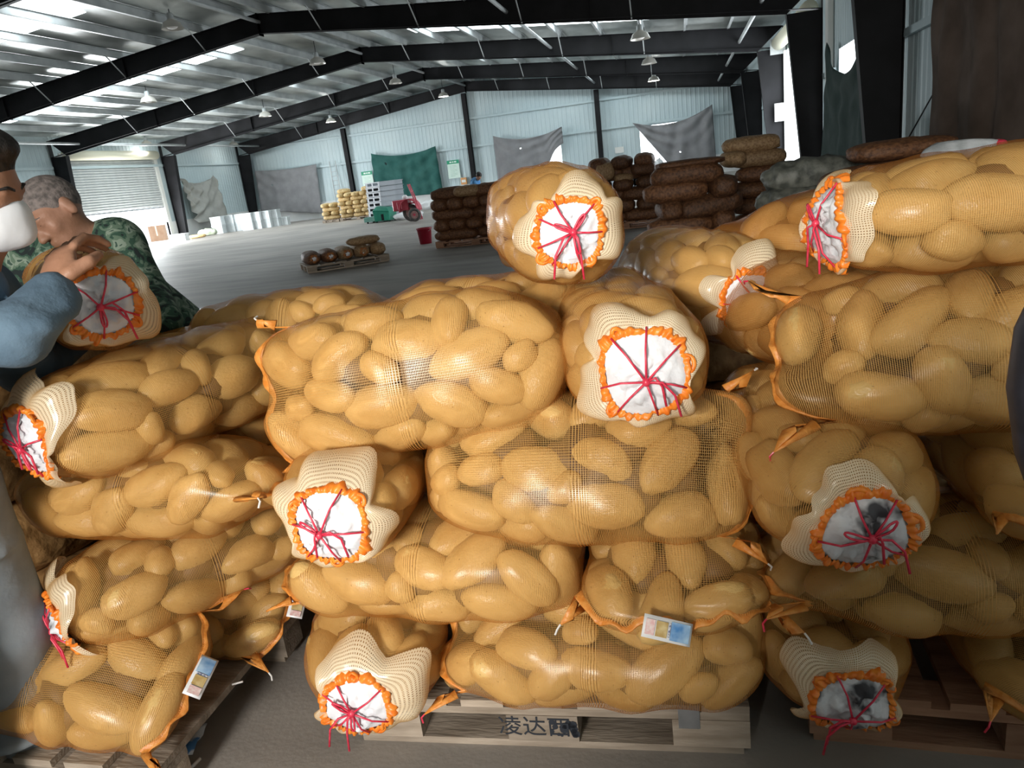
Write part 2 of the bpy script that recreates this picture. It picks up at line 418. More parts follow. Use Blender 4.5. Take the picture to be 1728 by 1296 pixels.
sl = MB(); sl.box(-.03, .0, -2.98, 2.98, 0, .1195); sl.hexa([(0, -2.98, .004), (.035, -2.98, .02), (.035, 2.98, .02), (0, 2.98, .004), (0, -2.98, .10), (.06, -2.98, .085), (.06, 2.98, .085), (0, 2.98, .10)]); slat_me = sl.mesh('shutter_slat')
z = 1.85; k = 0
while z < 4.3:
    o = link('slat', slat_me, M['shutter'], door); o.location = (0, 0, z); z += .12
mb = MB(); mb.tube([(.22, -3.1, 4.48), (.22, 3.1, 4.48)], .22, 18); mb.link('roller', mat('cream_roller_drum', (.78, .76, .6), rough=.5), door, True)
mb = MB(); mb.box(-.03, .04, -3, 3, 1.77, 1.84); mb.link('bottom_bar', M['steel'], door)
# east wall: one open roller door and one doorway closed by a cloth
segs = [((XE, YS, 0), (XE, 16.2, 0), cz(.95), cz(ez)), ((XE, 16.2, 0), (XE, 19.9, 0), cz(3.25), cz(ez)), ((XE, 19.9, 0), (XE, 22.3, 0), cz(.95), cz(ez)),
        ((XE, 22.3, 0), (XE, 28.75, 0), cz(4.3), cz(ez)), ((XE, 28.75, 0), (XE, YN, 0), cz(.95), cz(ez))]
wall('wall_east', segs, (-1, 0, 0))
wains('wall_east_base', [(XE - .06, XE + .18, YS, 16.2), (XE - .06, XE + .18, 19.9, 22.3), (XE - .06, XE + .18, 28.75, YN)])
mb = MB(); mb.box(XE - .14, XE - .02, 20.5, 20.85, 0, 5.0); struct(mb, 'trim_3', M['white_trim'])
mb = MB(); mb.box(XE - .12, XE - .04, YS, 16.1, 2.75, 2.87); mb.box(XE - .12, XE - .04, 20.0, 22.2, 2.75, 2.87); mb.box(XE - .12, XE - .04, 28.9, YN - .3, 2.75, 2.87); struct(mb, 'trim_4', M['wall'])
door = empty('door_2', (XE, 25.5, 0), kind='structure')
mb = MB(); mb.tube([(-.28, -3.2, 4.55), (-.28, 3.2, 4.55)], .23, 18); mb.link('roller', bpy.data.materials['cream_roller_drum'], door, True)
for s in (-1, 1):
    mb = MB(); mb.box(-.12, -.02, s * 3.25 - .05, s * 3.25 + .05, 0, 4.3); mb.link('guide_rail', M['white_trim'], door)
mb = MB(); mb.box(-.55, -.05, 3.22, 3.27, 4.2, 4.7); mb.link('roller_bracket', M['purlin'], door)
# south wall behind the photographer, with an unseen hatch set high to shape the daylight
mb = MB()
sheet((XW, YS, 0), (-2.1, YS, 0), cz(0), rz, (0, 1, 0), mb); sheet((-2.1, YS, 0), (.2, YS, 0), cz(3.1), rz, (0, 1, 0), mb); sheet((-2.1, YS, 0), (.2, YS, 0), cz(0), cz(1.5), (0, 1, 0), mb); sheet((.2, YS, 0), (XE, YS, 0), cz(0), rz, (0, 1, 0), mb)
struct(mb, 'wall_south', M['wall'])

# wall bracing rods by the near frame on the east side
def rod(name, a, b_, r, m, label, group=None):
    mb = MB(); mb.tube([a, b_], r, 6); o = mb.link(name, m, None, True); o['kind'] = 'structure'; return o
rod('brace_rod', (3.55, 13.3, 1.2), (3.55, 7.4, 4.2), .012, M['black'], '')
rod('brace_rod', (3.5, 12.6, 3.4), (3.5, 7.0, .9), .010, M['black'], '')

# ------------------------------------------------------------------ hanging cloths
def fabric(name, c1, c2, tl=.25, rough=.85, scale=2.0):
    m, nt, b, out = new_mat(name)
    N, L = nt.nodes, nt.links
    tc = N.new('ShaderNodeTexCoord'); nz = N.new('ShaderNodeTexNoise'); nz.inputs['Scale'].default_value = scale; nz.inputs['Detail'].default_value = 5; L.new(tc.outputs['Object'], nz.inputs['Vector'])
    cr = N.new('ShaderNodeValToRGB'); cr.color_ramp.elements[0].position = .35; cr.color_ramp.elements[1].position = .65
    cr.color_ramp.elements[0].color = (*c1, 1); cr.color_ramp.elements[1].color = (*c2, 1); L.new(nz.outputs['Fac'], cr.inputs[0]); L.new(cr.outputs[0], b.inputs['Base Color'])
    b.inputs['Roughness'].default_value = rough; b.inputs['Specular IOR Level'].default_value = .2
    t = N.new('ShaderNodeBsdfTranslucent'); L.new(cr.outputs[0], t.inputs['Color'])
    ms = N.new('ShaderNodeMixShader'); ms.inputs[0].default_value = tl; L.new(b.outputs[0], ms.inputs[1]); L.new(t.outputs[0], ms.inputs[2]); L.new(ms.outputs[0], out.inputs['Surface'])
    return m
def cloth(label, m, TL, TR, BR, BL, sag=.2, folds=.05, nf=7, seed=0, fan=0.0, lift=None, holes=(), cat='cloth', name='hanging_cloth', nrm=None):
    TL, TR, BR, BL = [np.array(p, float) for p in (TL, TR, BR, BL)]
    r = np.random.default_rng(seed); nu, nv = 44, 36
    n = np.cross(TR - TL, BL - TL); n /= np.linalg.norm(n)
    if nrm is not None and n @ np.array(nrm) < 0: n = -n
    ph = r.uniform(0, 6.28, 4); v = []
    for j in range(nv):
        q = j / (nv - 1)
        for i in range(nu):
            p = i / (nu - 1)
            a = TL + (TR - TL) * p; b_ = BL + (BR - BL) * p
            if lift is not None: b_ = b_ + np.array([0, 0, lift(p)])
            pt = a + (b_ - a) * q
            pt = pt + np.array([0, 0, -sag * 4 * p * (1 - p) * (1 - q) ** 1.5])
            s_ = p + fan * q * (1 - p)
            w = math.sin(nf * PI * s_ + ph[0] + q * 1.3) * .6 + math.sin(nf * 1.7 * PI * s_ + ph[1] - q) * .4
            w2 = math.sin(5 * (q * 1.3 + 2 * (p - .5) ** 2) * PI + ph[2]) * .5 * (1 - q)
            pt = pt + n * (folds * (w * (.35 + .65 * q) + w2) + folds)
            v.append(pt)
    f = grid_faces(nv, nu)
    if holes:
        f = [q for q in f if not any((sum(k % nu for k in q) / 4 / (nu - 1) - hx) ** 2 + (sum(k // nu for k in q) / 4 / (nv - 1) - hy) ** 2 < hr * hr for hx, hy, hr in holes)]
    o = link(name, mesh_np(name, v, f), m, None, True)
    sm = o.modifiers.new('thick', 'SOLIDIFY'); sm.thickness = .008; sm.offset = 1
    return tag(o, label, cat)
M['cl_grey'] = fabric('grey_shade_cloth', (.27, .27, .28), (.33, .33, .34), tl=.2)
M['cl_pale'] = fabric('pale_grey_tarp', (.36, .36, .33), (.44, .44, .41), tl=.2)
M['cl_green'] = fabric('dark_green_tarp', (.025, .10, .09), (.045, .14, .125), tl=.1)
M['cl_brown'] = fabric('dusty_brown_cloth', (.085, .058, .043), (.14, .10, .078), tl=.1)
M['cl_dark'] = fabric('blackish_green_cloth', (.02, .04, .035), (.04, .06, .055), tl=.08)
G = YN - .5
cloth('grey shade cloth hung flat beside the ladder, low white sheeting beneath it', M['cl_grey'], (-26.4, G, 3.4), (-22.1, G, 3.3), (-22.3, G, .3), (-26.5, G, .9), sag=.10, folds=.09, nf=7, seed=1, holes=((.25, .35, .012), (.7, .6, .012)))
cloth('dark green tarpaulin pinned up behind the grey crate tower', M['cl_green'], (-18.4, G, 3.5), (-14.2, G, 3.42), (-14.1, G, .65), (-18.5, G, .8), sag=.30, folds=.12, nf=7, seed=2, holes=((.22, .2, .017),))
cloth('grey shade cloth pulled aside from a bright triangular doorway gap', M['cl_grey'], (-10.6, G, 3.55), (-6.5, G, 3.55), (-6.5, G, .6), (-10.6, G, .5), sag=.38, folds=.10, nf=6, seed=3,
      lift=lambda p: 0 if p < .32 else 2.05 * ((p - .32) / .68) ** .75 - .55 * math.exp(-((p - .74) / .09) ** 2), holes=((.38, .25, .02),))
cloth('grey shade cloth sagging beside the tall bright doorway in the end wall', M['cl_grey'], (-2.5, G, 3.25), (1.85, G, 3.65), (1.95, G, .9), (-.5, G, .6), sag=.5, folds=.13, nf=8, seed=4, fan=.6, holes=((.35, .72, .015),))
cloth('pale grey tarpaulin gathered at one corner on the side wall by the boxes', M['cl_pale'], (XW + .25, 36.9, 3.25), (XW + .25, 40.1, 3.3), (XW + .4, 40.3, .7), (XW + .4, 37.4, .7), sag=.38, folds=.20, nf=9, seed=5, fan=.9, nrm=(1, 0, 0), holes=((.35, .8, .014),))
cloth('tall dusty brown curtain hanging over the near side wall', M['cl_brown'], (3.35, 11.4, 4.9), (3.35, 5.0, 4.9), (3.3, 4.9, .2), (3.35, 11.3, .2), sag=.1, folds=.09, nf=13, seed=6, nrm=(-1, 0, 0), cat='curtain', name='curtain')
cloth('blackish green cloth sagging below a glaring gap between two black columns', M['cl_dark'], (XE - .2, 20.0, 3.45), (XE - .2, 15.6, 3.6), (XE - .2, 15.4, .3), (XE - .2, 21.1, .3), sag=.95, folds=.07, nf=6, seed=7, nrm=(-1, 0, 0))

# ------------------------------------------------------------------ hanging lamps
M['lamp_off'] = mat('grey_lamp_reflector', (.55, .53, .48), rough=.4, metal=.2)
M['lamp_on'] = emit('lit_lamp', (1, .99, .95), 14)
def lamp(px, py, y, on, label):
    p = at_y(px, py, y); x, z = p[0], p[2]
    e = empty('pendant_lamp', (x, y, z), label=label, cat='lamp', group='pendant lamps under the roof')
    mb = MB(); mb.lathe([(.30, -.10), (.29, -.08), (.22, .06), (.10, .12), (.10, .14)], 18); mb.lathe([(.295, -.10), (.215, .05), (.09, .11)], 18)
    mb.link('reflector', M['lamp_off'], e, True)
    mb = MB(); mb.lathe([(.09, .12), (.09, .26), (.06, .30), (0.001, .30)], 12); mb.link('housing', M['purlin'], e, True)
    mb = MB(); mb.ell((0, 0, -.02), (.16, .16, .09)); mb.link('bulb', M['lamp_on'] if on else M['white_thread'], e, True)
    mb = MB(); mb.tube([(0, 0, .28), (0, 0, max(.4, roofz(x) - .1 - z))], .012, 5); mb.link('cord', M['black'], e)
    if on:
        l = bpy.data.lights.new('lamp_light', 'POINT'); l.energy = 30; l.color = (1, .98, .95); l.shadow_soft_size = .15
        o = bpy.data.objects.new('lamp_light', l); COL.objects.link(o); o.parent = e; o.location = (0, 0, -.22)
for a in [(247, 242, 34.6, 1, 'lit pendant lamp beside the column nearest the roller shutter'), (394, 243, 41.6, 1, 'lit pendant lamp over the grey box rows'), (558, 203, 41.6, 1, 'lit pendant lamp over the ladder'),
          (748, 160, 41.6, 1, 'lit pendant lamp under the roof ridge by the end wall'), (1103, 133, 40.0, 1, 'lit pendant lamp above the bright tall doorway'),
          (290, 42, 19.5, 0, 'unlit brown pendant lamp in the nearer roof bay'), (535, 103, 26.5, 0, 'unlit pendant lamp just under the second rafter peak'), (447, 193, 33.5, 0, 'unlit pendant lamp between the lit ones, mid roof'),
          (250, 168, 25.5, 0, 'unlit pendant lamp below the bright skylight strip'), (1080, 60, 24.0, 0, 'pale unlit pendant lamp on the far side of the second rafter'), (1095, 103, 31.0, 0, 'pale unlit pendant lamp over the tall brown stack'),
          (667, 137, 33.5, 0, 'small unlit pendant lamp near the third rafter peak')]: lamp(*a)

# ------------------------------------------------------------------ potatoes and mesh sacks
def potato_mesh(seed):
    r = np.random.default_rng(seed); n, m = 18, 12
    mb = MB(); mb.ell((0, 0, 0), (1, 1, 1), n, m); v = np.array(mb.v)
    bend, tap = r.uniform(-.16, .16), r.uniform(-.16, .16)
    k = r.normal(size=(4, 3)) * 1.5; ph = r.uniform(0, 6, 4)
    d = np.zeros(len(v))
    for i in range(4): d += .035 * np.sin(v @ k[i] * 1.6 + ph[i])
    x = v[:, 0].copy()
    fat = np.sign(x) * np.abs(x) ** .9
    v = v * (1 + d)[:, None]; v[:, 0] = fat * (1 + d)
    v[:, 1] *= 1 + tap * x; v[:, 2] *= 1 + tap * x; v[:, 1] += bend * (x * x - .4)
    return mesh_np('potato', v, mb.f)
POT = []
for i in range(7):
    me = potato_mesh(100 + i); me.polygons.foreach_set('use_smooth', [True] * len(me.polygons)); me.materials.append(M['potato']); POT.append(me)
_ico = MB(); _ico.ell((0, 0, 0), (1, 1, 1), 9, 6); ICO_V, ICO_F = np.array(_ico.v), _ico.f

def sgnpow(a, p): return np.sign(a) * np.abs(a) ** p
class Shape:
    """closed sack surface: mouth pole at +x, sewn pillow end at -x"""
    def __init__(s, L, Wd, Hh, nd=140, nt=72, mouth=True, seam=True, sy=0.0):
        s.L, s.a, s.b, s.mouth, s.seam, s.sy = L, Wd / 2, Hh / 2, mouth, seam, sy
        al = np.linspace(0, PI, 400)
        x, rad = s.prof(al)
        ds = np.sqrt(np.diff(x) ** 2 + np.diff(rad * (s.a + s.b) / 2) ** 2)
        t = np.concatenate([[0], np.cumsum(ds)]); s.len = t[-1]
        s.t = np.linspace(0, s.len, nd); s.al = np.interp(s.t, t, al)
        s.th = np.linspace(0, 2 * PI, nt, endpoint=False)
        s.P, s.Nn = s.point(s.al[:, None], s.th[None, :])
    def prof(s, al):
        c, sn = np.cos(al), np.sin(al)
        n = np.where(c > 0, 3.4, 5.0)
        return s.L / 2 * sgnpow(c, 2 / n), np.abs(sn) ** (2 / n)
    def point(s, al, th):
        def f(al, th):
            x, rad = s.prof(al); tt = x / (s.L / 2)
            g = np.clip((-tt - .35) / .65, 0, 1); g = g * g * (3 - 2 * g) * s.seam
            h = np.clip((tt - .5) / .5, 0, 1) ** 2 * s.mouth
            a = s.a * rad * (1 + .05 * g) * (1 - .10 * h); b = s.b * rad * (1 - .62 * g) * (1 - .05 * h)
            mm = 2 / 2.35
            return np.stack(np.broadcast_arrays(x + 0 * th, a * sgnpow(np.cos(th), mm), b * sgnpow(np.sin(th), mm)), -1)
        p = f(al, th); e = 1e-3
        da = f(np.clip(al + e, 0, PI), th) - f(np.clip(al - e, 0, PI), th)
        dt = f(al, th + e) - f(al, th - e)
        n = np.cross(dt, da); ln = np.linalg.norm(n, axis=-1, keepdims=True)
        n = n / np.maximum(ln, 1e-12)
        ax = np.array([1.0, 0, 0])
        bad = (ln[..., 0] < 1e-9)
        n[bad] = ax * np.sign(p[bad][:, :1])
        fl = np.sum(n * p, -1) < 0
        n[fl] *= -1
        return p, n

def pack(sh, r, size=1.0, keep_out=0.06):
    P = sh.P.reshape(-1, 3); Nn = sh.Nn.reshape(-1, 3)
    tt = np.repeat(sh.t, len(sh.th)); x, rad = sh.prof(np.repeat(sh.al, len(sh.th)))
    w = np.maximum(rad, .02) * 1.0; w[tt < keep_out] = 0
    C_, E_, A_, B_ = np.zeros((400, 3)), np.zeros((400, 3)), np.zeros(400), np.zeros(400)
    N_ = np.zeros((400, 3)); D_ = []; m = 0
    classes = [(.088, .049, 600), (.078, .045, 1300), (.062, .042, 1800), (.048, .035, 1200)]
    for A, B, tries in classes:
        A *= size; B *= size
        for i in r.choice(len(P), tries, p=w / w.sum()):
            jit = r.uniform(.92, 1.1); A1, B1 = A * jit * r.uniform(.9, 1.1), B * jit
            n = Nn[i]; c = P[i] - n * B1 * .86
            d = C_[:m] - c; dist = np.linalg.norm(d, axis=1) + 1e-9
            if m and dist.min() < .88 * B1 * 1.5: continue
            cl = np.where(dist < .17 * size)[0]
            u = d[cl] / dist[cl][:, None]; uq = (u * E_[cl]).sum(1); rq = 1 / np.sqrt((uq / A_[cl]) ** 2 + (1 - uq * uq) / B_[cl] ** 2)
            e0 = np.array([1.0, 0, 0]) - n * n[0]
            if np.linalg.norm(e0) < .5:   # on the ends point out from the pole
                e0 = P[i] * np.array([0, 1, 1]); e0 = e0 - n * (e0 @ n)
            e0 /= np.linalg.norm(e0) + 1e-9
            f0 = np.cross(n, e0); an0 = r.normal(0, .28)
            for an in (an0, an0 + .6, an0 - .6, an0 + 1.3):
                e = e0 * math.cos(an) + f0 * math.sin(an); e /= np.linalg.norm(e)
                ue = u @ e; rp = 1 / np.sqrt((ue / A1) ** 2 + (1 - ue * ue) / B1 ** 2)
                if np.all(dist[cl] >= .85 * (rp + rq)):
                    C_[m], E_[m], N_[m], A_[m], B_[m] = c, e, n, A1, B1; m += 1
                    D_.append((A1, B1, B1 * r.uniform(.84, .94))); break
            if m >= 399: break
    C_, E_, N_ = C_[:m], E_[:m], N_[:m]
    return np.array(C_), np.array(E_), np.array(N_), D_

def net_surface(sh, C_, E_, N_, D_, ns=76, nt=76, base=.86, q0=None):
    """stretch the net over the potatoes: rays out of the sack's core, then pulled taut"""
    t = np.linspace(0, sh.len, ns); al = np.interp(t, sh.t, sh.al); th = np.linspace(0, 2 * PI, nt, endpoint=False)
    P, Nn = sh.point(al[:, None], th[None, :])
    R = min(sh.a, sh.b) * .9
    O = np.zeros_like(P); O[..., 0] = np.clip(P[..., 0], -sh.L / 2 + R, sh.L / 2 - R)
    Dv = P - O; dS = np.linalg.norm(Dv, axis=-1, keepdims=True); U = Dv / np.maximum(dS, 1e-9); dS = dS[..., 0]
    best = np.zeros_like(dS)
    o = O.reshape(-1, 3); u = U.reshape(-1, 3); bf = best.reshape(-1)
    for c, e, n, d in zip(C_, E_, N_, D_):
        f = np.cross(n, e); Rm = np.stack([e / (d[0] * 1.06), f / (d[1] * 1.05), n / (d[2] * 1.06)])
        oo = (o - c) @ Rm.T; uu = u @ Rm.T
        a = (uu * uu).sum(1); b = (oo * uu).sum(1); cc = (oo * oo).sum(1) - 1
        disc = b * b - a * cc; hit = disc > 0
        tt = np.where(hit, (-b + np.sqrt(np.maximum(disc, 0))) / a, 0)
        bf = np.maximum(bf, tt)
    sup = bf.reshape(dS.shape) / np.maximum(dS, 1e-6)
    sup = np.clip(sup, base, 1.22)
    sup[t < .05] = np.maximum(sup[t < .05], .985)
    q = np.maximum(sup, .9)
    for it in range(26):
        up = np.vstack([q[:1], q[:-1]]); dn = np.vstack([q[1:], q[-1:]])
        q = np.maximum(sup, (up + dn + np.roll(q, 1, 1) + np.roll(q, -1, 1)) / 4)
        q[0] = q[0].mean(); q[-1] = q[-1].mean()
    V = O + U * (dS * q + .0032)[..., None]
    return t, th, V, U

SACKS = []
def frame_of(x, y, z, yaw, tilt, roll):
    R = rotz(math.radians(yaw)) @ roty(-math.radians(tilt)) @ rotx(math.radians(roll))
    return R
def uv_grid(me, ns, nt, t, per, su, sv):
    uvl = me.uv_layers.new(name='UVMap')
    data = np.empty((len(me.loops), 2)); k = 0
    vi = np.empty(len(me.loops), int); me.loops.foreach_get('vertex_index', vi)
    i, j = vi // nt, vi % nt
    nv = round(per / sv)
    U_ = t[i] / su; V_ = j / nt * nv
    quad = np.repeat(np.arange(len(me.loops) // 4), 4)
    jmax = j.reshape(-1, 4).max(1); jmin = j.reshape(-1, 4).min(1); wrap = (jmax - jmin) > 1
    V_ = np.where(wrap[quad] & (j == 0), nv, V_)
    data[:, 0] = U_; data[:, 1] = V_
    uvl.data.foreach_set('uv', data.astype(np.float32).ravel())

def sack(label, pos, yaw, tilt=0, roll=0, L=.74, Wd=.36, Hh=.25, seed=1, mouth=None, seam=None, tagpos=None, group='potato sacks on the pallets', size=1.0, cull=-.5, thread=.0038, name='potato_sack', net='net'):
    """mouth: dict(r, off, cuff, lobe, ang, nstar, print, bow) ; seam: dict(ribbon=True)"""
    r = np.random.default_rng(seed)
    sh = Shape(L, Wd, Hh, mouth=mouth is not None, seam=seam is not None)
    R = frame_of(*pos, yaw, tilt, roll); pos = np.array(pos, float)
    root = empty(name, pos, label=label, cat='sack', group=group)
    root.rotation_euler = Matrix(R.tolist()).to_euler()
    C_, E_, N_, D_ = pack(sh, r, size, keep_out=(mouth['r'] * .75 if mouth else .0))
    t, th, V, U = net_surface(sh, C_, E_, N_, D_)
    ns, nt = len(t), len(th)
    # potatoes: parts of the sack
    for c, e, n, d in zip(C_, E_, N_, D_):
        wn_ = R @ n; wp = R @ c + pos; vd = CAM_P - wp; vd /= np.linalg.norm(vd)
        if wn_ @ vd < cull: continue
        o = bpy.data.objects.new('potato', POT[int(r.integers(len(POT)))]); COL.objects.link(o); o.parent = root
        f = np.cross(n, e)
        sg = r.choice([-1, 1])
        Mx = np.stack([e * d[0] * sg, f * d[1] * sg, n * d[2]], 1)
        o.matrix_local = Matrix([[*Mx[0], c[0]], [*Mx[1], c[1]], [*Mx[2], c[2]], [0, 0, 0, 1]])
    # potatoes deeper inside
    vs, fs = [], []
    for k in range(70):
        i, j = r.integers(4, ns - 4), r.integers(nt)
        c = V[i, j] * .55; s_ = np.array([.07, .045, .042]) * size * r.uniform(.85, 1.1)
        fs += [tuple(q + len(vs) * 1 for q in f) for f in ICO_F]; vs += list(ICO_V * s_ @ rotz(r.normal(0, .5)) + c)
    o = link('inner_potatoes', mesh_np('inner_potatoes', vs, fs), M['potato_in_shade'], root, True); o['kind'] = 'stuff'
    # net
    me = mesh_np('net', V.reshape(-1, 3), grid_faces(ns, nt, True))
    uv_grid(me, ns, nt, t, PI * (Wd + Hh) / 2, thread, thread)
    link('net', me, M[net], root, True)
    def S_(tq, a, off=0.0):
        x = np.clip(tq / sh.len * (ns - 1), 0, ns - 1.001); i = int(x); fi = x - i
        y = (a % (2 * PI)) / (2 * PI) * nt; j = int(y) % nt; fj = y - int(y); j2 = (j + 1) % nt
        p = (V[i, j] * (1 - fj) + V[i, j2] * fj) * (1 - fi) + (V[i + 1, j] * (1 - fj) + V[i + 1, j2] * fj) * fi
        u = U[i, j] * (1 - fi) + U[i + 1, j] * fi
        return p + u * off
    if mouth:
        rm = mouth['r']; cen = np.array([0.0, mouth.get('dy', 0.0), mouth.get('dz', 0.0)])
        ph = r.uniform(0, 6.28, 6)
        def place(rad, a, off):   # point on the sack's tied end, polar round the mouth's centre
            y = cen[1] + rad * math.cos(a); z = cen[2] + rad * math.sin(a)
            # polar coordinates in the surface's own terms
            aa = math.atan2(z / sh.b, y / sh.a); rr_ = math.hypot(y / sh.a, z / sh.b) * (sh.a + sh.b) / 2
            return S_(rr_, aa, off)
        # paper liner
        na, nr = 40, 9; vs = [place(.001, 0, .013)]
        for k in range(1, nr + 1):
            for j in range(na):
                a = 2 * PI * j / na
                crm = .011 * abs(math.sin(2.5 * a + ph[0] + .5 * k)) - .010 * abs(math.sin(3.5 * a + ph[1] - .9 * k)) + .0035 * r.normal()
                vs.append(place(rm * 1.04 * k / nr, a, .013 + crm * math.sin(PI * k / nr)))
        fs = [(0, 1 + j, 1 + (j + 1) % na) for j in range(na)]
        for k in range(nr - 1):
            for j in range(na):
                fs.append((1 + k * na + j, 1 + (k + 1) * na + j, 1 + (k + 1) * na + (j + 1) % na, 1 + k * na + (j + 1) % na))
        link('paper_liner', mesh_np('paper_liner', vs, fs), M['liner_print'] if mouth.get('print') else M['liner'], root, True)
        # folded-back cuff of dense pale net
        cu, lob, an0 = mouth.get('cuff', 1.75), mouth.get('lobe', .35), mouth.get('ang', 0)
        na, nr = 96, 9; vs = []; npet = int(r.integers(3, 6))
        for k in range(nr):
            for j in range(na):
                a = 2 * PI * j / na
                pet = .5 + .5 * math.sin(npet * a + ph[2] + .8 * math.sin(2 * a + ph[0]))
                out = cu + lob * math.cos(a - an0) + .80 * (pet ** .6 - .62) + .16 * math.sin(2 * a + ph[3]) + .05 * math.sin(13 * a + ph[4])
                out = max(1.12, out); q = k / (nr - 1)
                rad = rm * (1.0 + (out - 1.0) * q)
                off = .010 + .011 * math.sin(PI * q) + (.009 * q) * math.sin(7 * a + ph[5] + q) + .007 * q
                vs.append(place(rad, a, off))
        me = mesh_np('net_cuff', vs, grid_faces(nr, na, True))
        uvl = me.uv_layers.new(name='UVMap'); vi = np.empty(len(me.loops), int); me.loops.foreach_get('vertex_index', vi)
        kk, jj = vi // na, vi % na; w = np.repeat((jj.reshape(-1, 4).max(1) - jj.reshape(-1, 4).min(1)) > 1, 4)
        uvd = np.stack([kk * rm * .75 / (nr - 1) / .0042, np.where(w & (jj == 0), na, jj) / na * 220], 1)
        uvl.data.foreach_set('uv', uvd.astype(np.float32).ravel())
        link('net_cuff', me, M['cuff'], root, True)
        # scalloped drawcord hem
        nl = mouth.get('loops', 11); mb = MB(); na, nr = 176, 6; vs = []
        for k in range(nr):
            q = k / (nr - 1)
            for j in range(na):
                a = 2 * PI * j / na
                sc = abs(math.sin(nl * a / 2 + ph[1] + .35 * math.sin(2 * a + ph[2]))) ** .6
                rad = rm * (.93 + .035 * math.sin(3 * a + ph[0])) + q * (.010 + .011 * sc * (1 + .6 * math.sin(4 * a + ph[3])))
                off = .015 + .009 * math.sin(PI * q) * (.6 + .4 * sc) + .0035 * math.sin(nl * 3 * a + 2 * q) + .003 * math.sin(nl * 1.5 * a + ph[4])
                vs.append(place(rad, a, off))
        mb.add(vs, grid_faces(nr, na, True))
        for k in range(nl // 3):
            a0 = 2 * PI * k / (nl // 3) + ph[5] + r.uniform(-.25, .25); wdt = r.uniform(.2, .4); hgt = r.uniform(.004, .012)
            mb.tube([place(rm * 1.05 + hgt * math.sin(PI * u), a0 + wdt * (u - .5) * (1 + .5 * math.sin(PI * u)), .014 + .012 * math.sin(PI * u)) for u in np.linspace(0, 1, 9)], .0034, 6, flat=1.5)
        mb.link('drawcord_hem', M['hem'], root, True)
        # red string: star, bow, tails
        mb = MB(); kn = place(rm * .12, ph[3], .028); nstar = mouth.get('nstar', 6)
        knv = np.array(kn); mb.ell(knv, (.008, .009, .009), 8, 6)
        for k in range(nstar):
            a = ph[2] + 2 * PI * k / nstar + r.uniform(-.25, .25)
            e_ = np.array(place(rm * 1.05, a, .022)); mid = np.array(place(rm * .55, a, .025))
            mb.tube([knv, mid, e_], [.0026, .0022, .0022], 5)
        gdn = R.T @ np.array([0, 0, -1.0])
        for k in range(mouth.get('bow', 2)):
            a = ph[4] + k * 2.2
            lp = [knv + (np.array(place(rm * .6 * math.sin(PI * s_) + .001, a + .5 * (s_ - .5), .026)) - np.array(place(.001, a, .026))) + np.array([.006, 0, 0]) * math.sin(PI * s_) for s_ in np.linspace(0, 1, 12)]
            mb.tube(lp, .0024, 5)
        for k in range(2):
            a = ph[5] + 1.1 * k; side = np.array([0, math.cos(a), .4 * math.sin(a)])
            mb.tube([knv, knv + side * .03 + np.array([.008, 0, 0]), knv + side * .055 + gdn * .03, knv + side * .065 + gdn * .075], .0026, 5)
        mb.link('red_string', M['string'], root, True)
    if seam:
        hw = sh.a * 1.07; n = 40; mb = MB(); ear = seam.get('ear', .05) * .6; wv = seam.get('wave', .006)
        L2 = sh.L / 2
        pts_in, pts_out = [], []
        p0 = r.uniform(0, 6)
        for j in range(n):
            s_ = -1 + 2 * j / (n - 1)
            aa = 0 if s_ > 0 else PI
            # march along the net's own end at z = 0
            yy = abs(s_) * hw
            tq = sh.len
            best = None
            for tt_ in np.linspace(sh.len, sh.len * .80, 40):
                q = S_(tt_, aa)
                if abs(q[1]) >= yy or best is None: best = q
                if abs(q[1]) >= yy: break
            z = wv * math.sin(s_ * 9 + p0) + wv * .6 * math.sin(s_ * 23 + p0)
            x = best[0] if abs(s_) < .98 else best[0]
            y = s_ * hw
            eo = max(0, (abs(s_) - .8) / .2)
            pts_in.append(np.array([x + .006, y, z + best[2]]))
            pts_out.append(np.array([x - .010 - ear * .7 * eo ** 2 - .004 * math.sin(s_ * 17 + p0), y + np.sign(s_) * ear * eo ** 2, z + best[2] + .006 * math.sin(s_ * 14)]))
        vs, fs = [], []
        for k, off in ((0, .0022), (1, -.0022)):
            for p in pts_in: vs.append(p + np.array([0, 0, off * 2]))
            for p in pts_out: vs.append(p + np.array([0, 0, off]))
        for j in range(n - 1):
            fs.append((j, j + 1, n + j + 1, n + j)); fs.append((2 * n + j, 3 * n + j, 3 * n + j + 1, 2 * n + j + 1))
            fs.append((n + j, n + j + 1, 3 * n + j + 1, 3 * n + j))
        fs.append((0, n, 3 * n, 2 * n)); fs.append((n - 1, 3 * n - 1, 4 * n - 1, 2 * n - 1))
        link('sewn_hem', mesh_np('sewn_hem', vs, fs), M['hem_flat'], root, True)
        # gathered corner ears of the net
        for sg in (-1, 1):
            tip = pts_out[-1 if sg > 0 else 0]
            mb = MB(); bx = np.array([-L2 * .90, sg * hw * .90, 0]); mbp = [bx, (bx * .45 + tip * .55), tip]
            mb.tube(mbp, [sh.b * .10, .006, .002], 10, flat=.55); mb.link('net_corner', M['hem_flat'], root, True)
            if seam.get('pink', 1):
                m2 = MB(); m2.tube([tip, tip + np.array([-.008, sg * .006, -.006]), tip + np.array([-.006, sg * .012, -.02])], .0022, 5)
                m2.link('thread_end', M['string'] if seam.get('pink') == 1 else M['white_thread'], root)
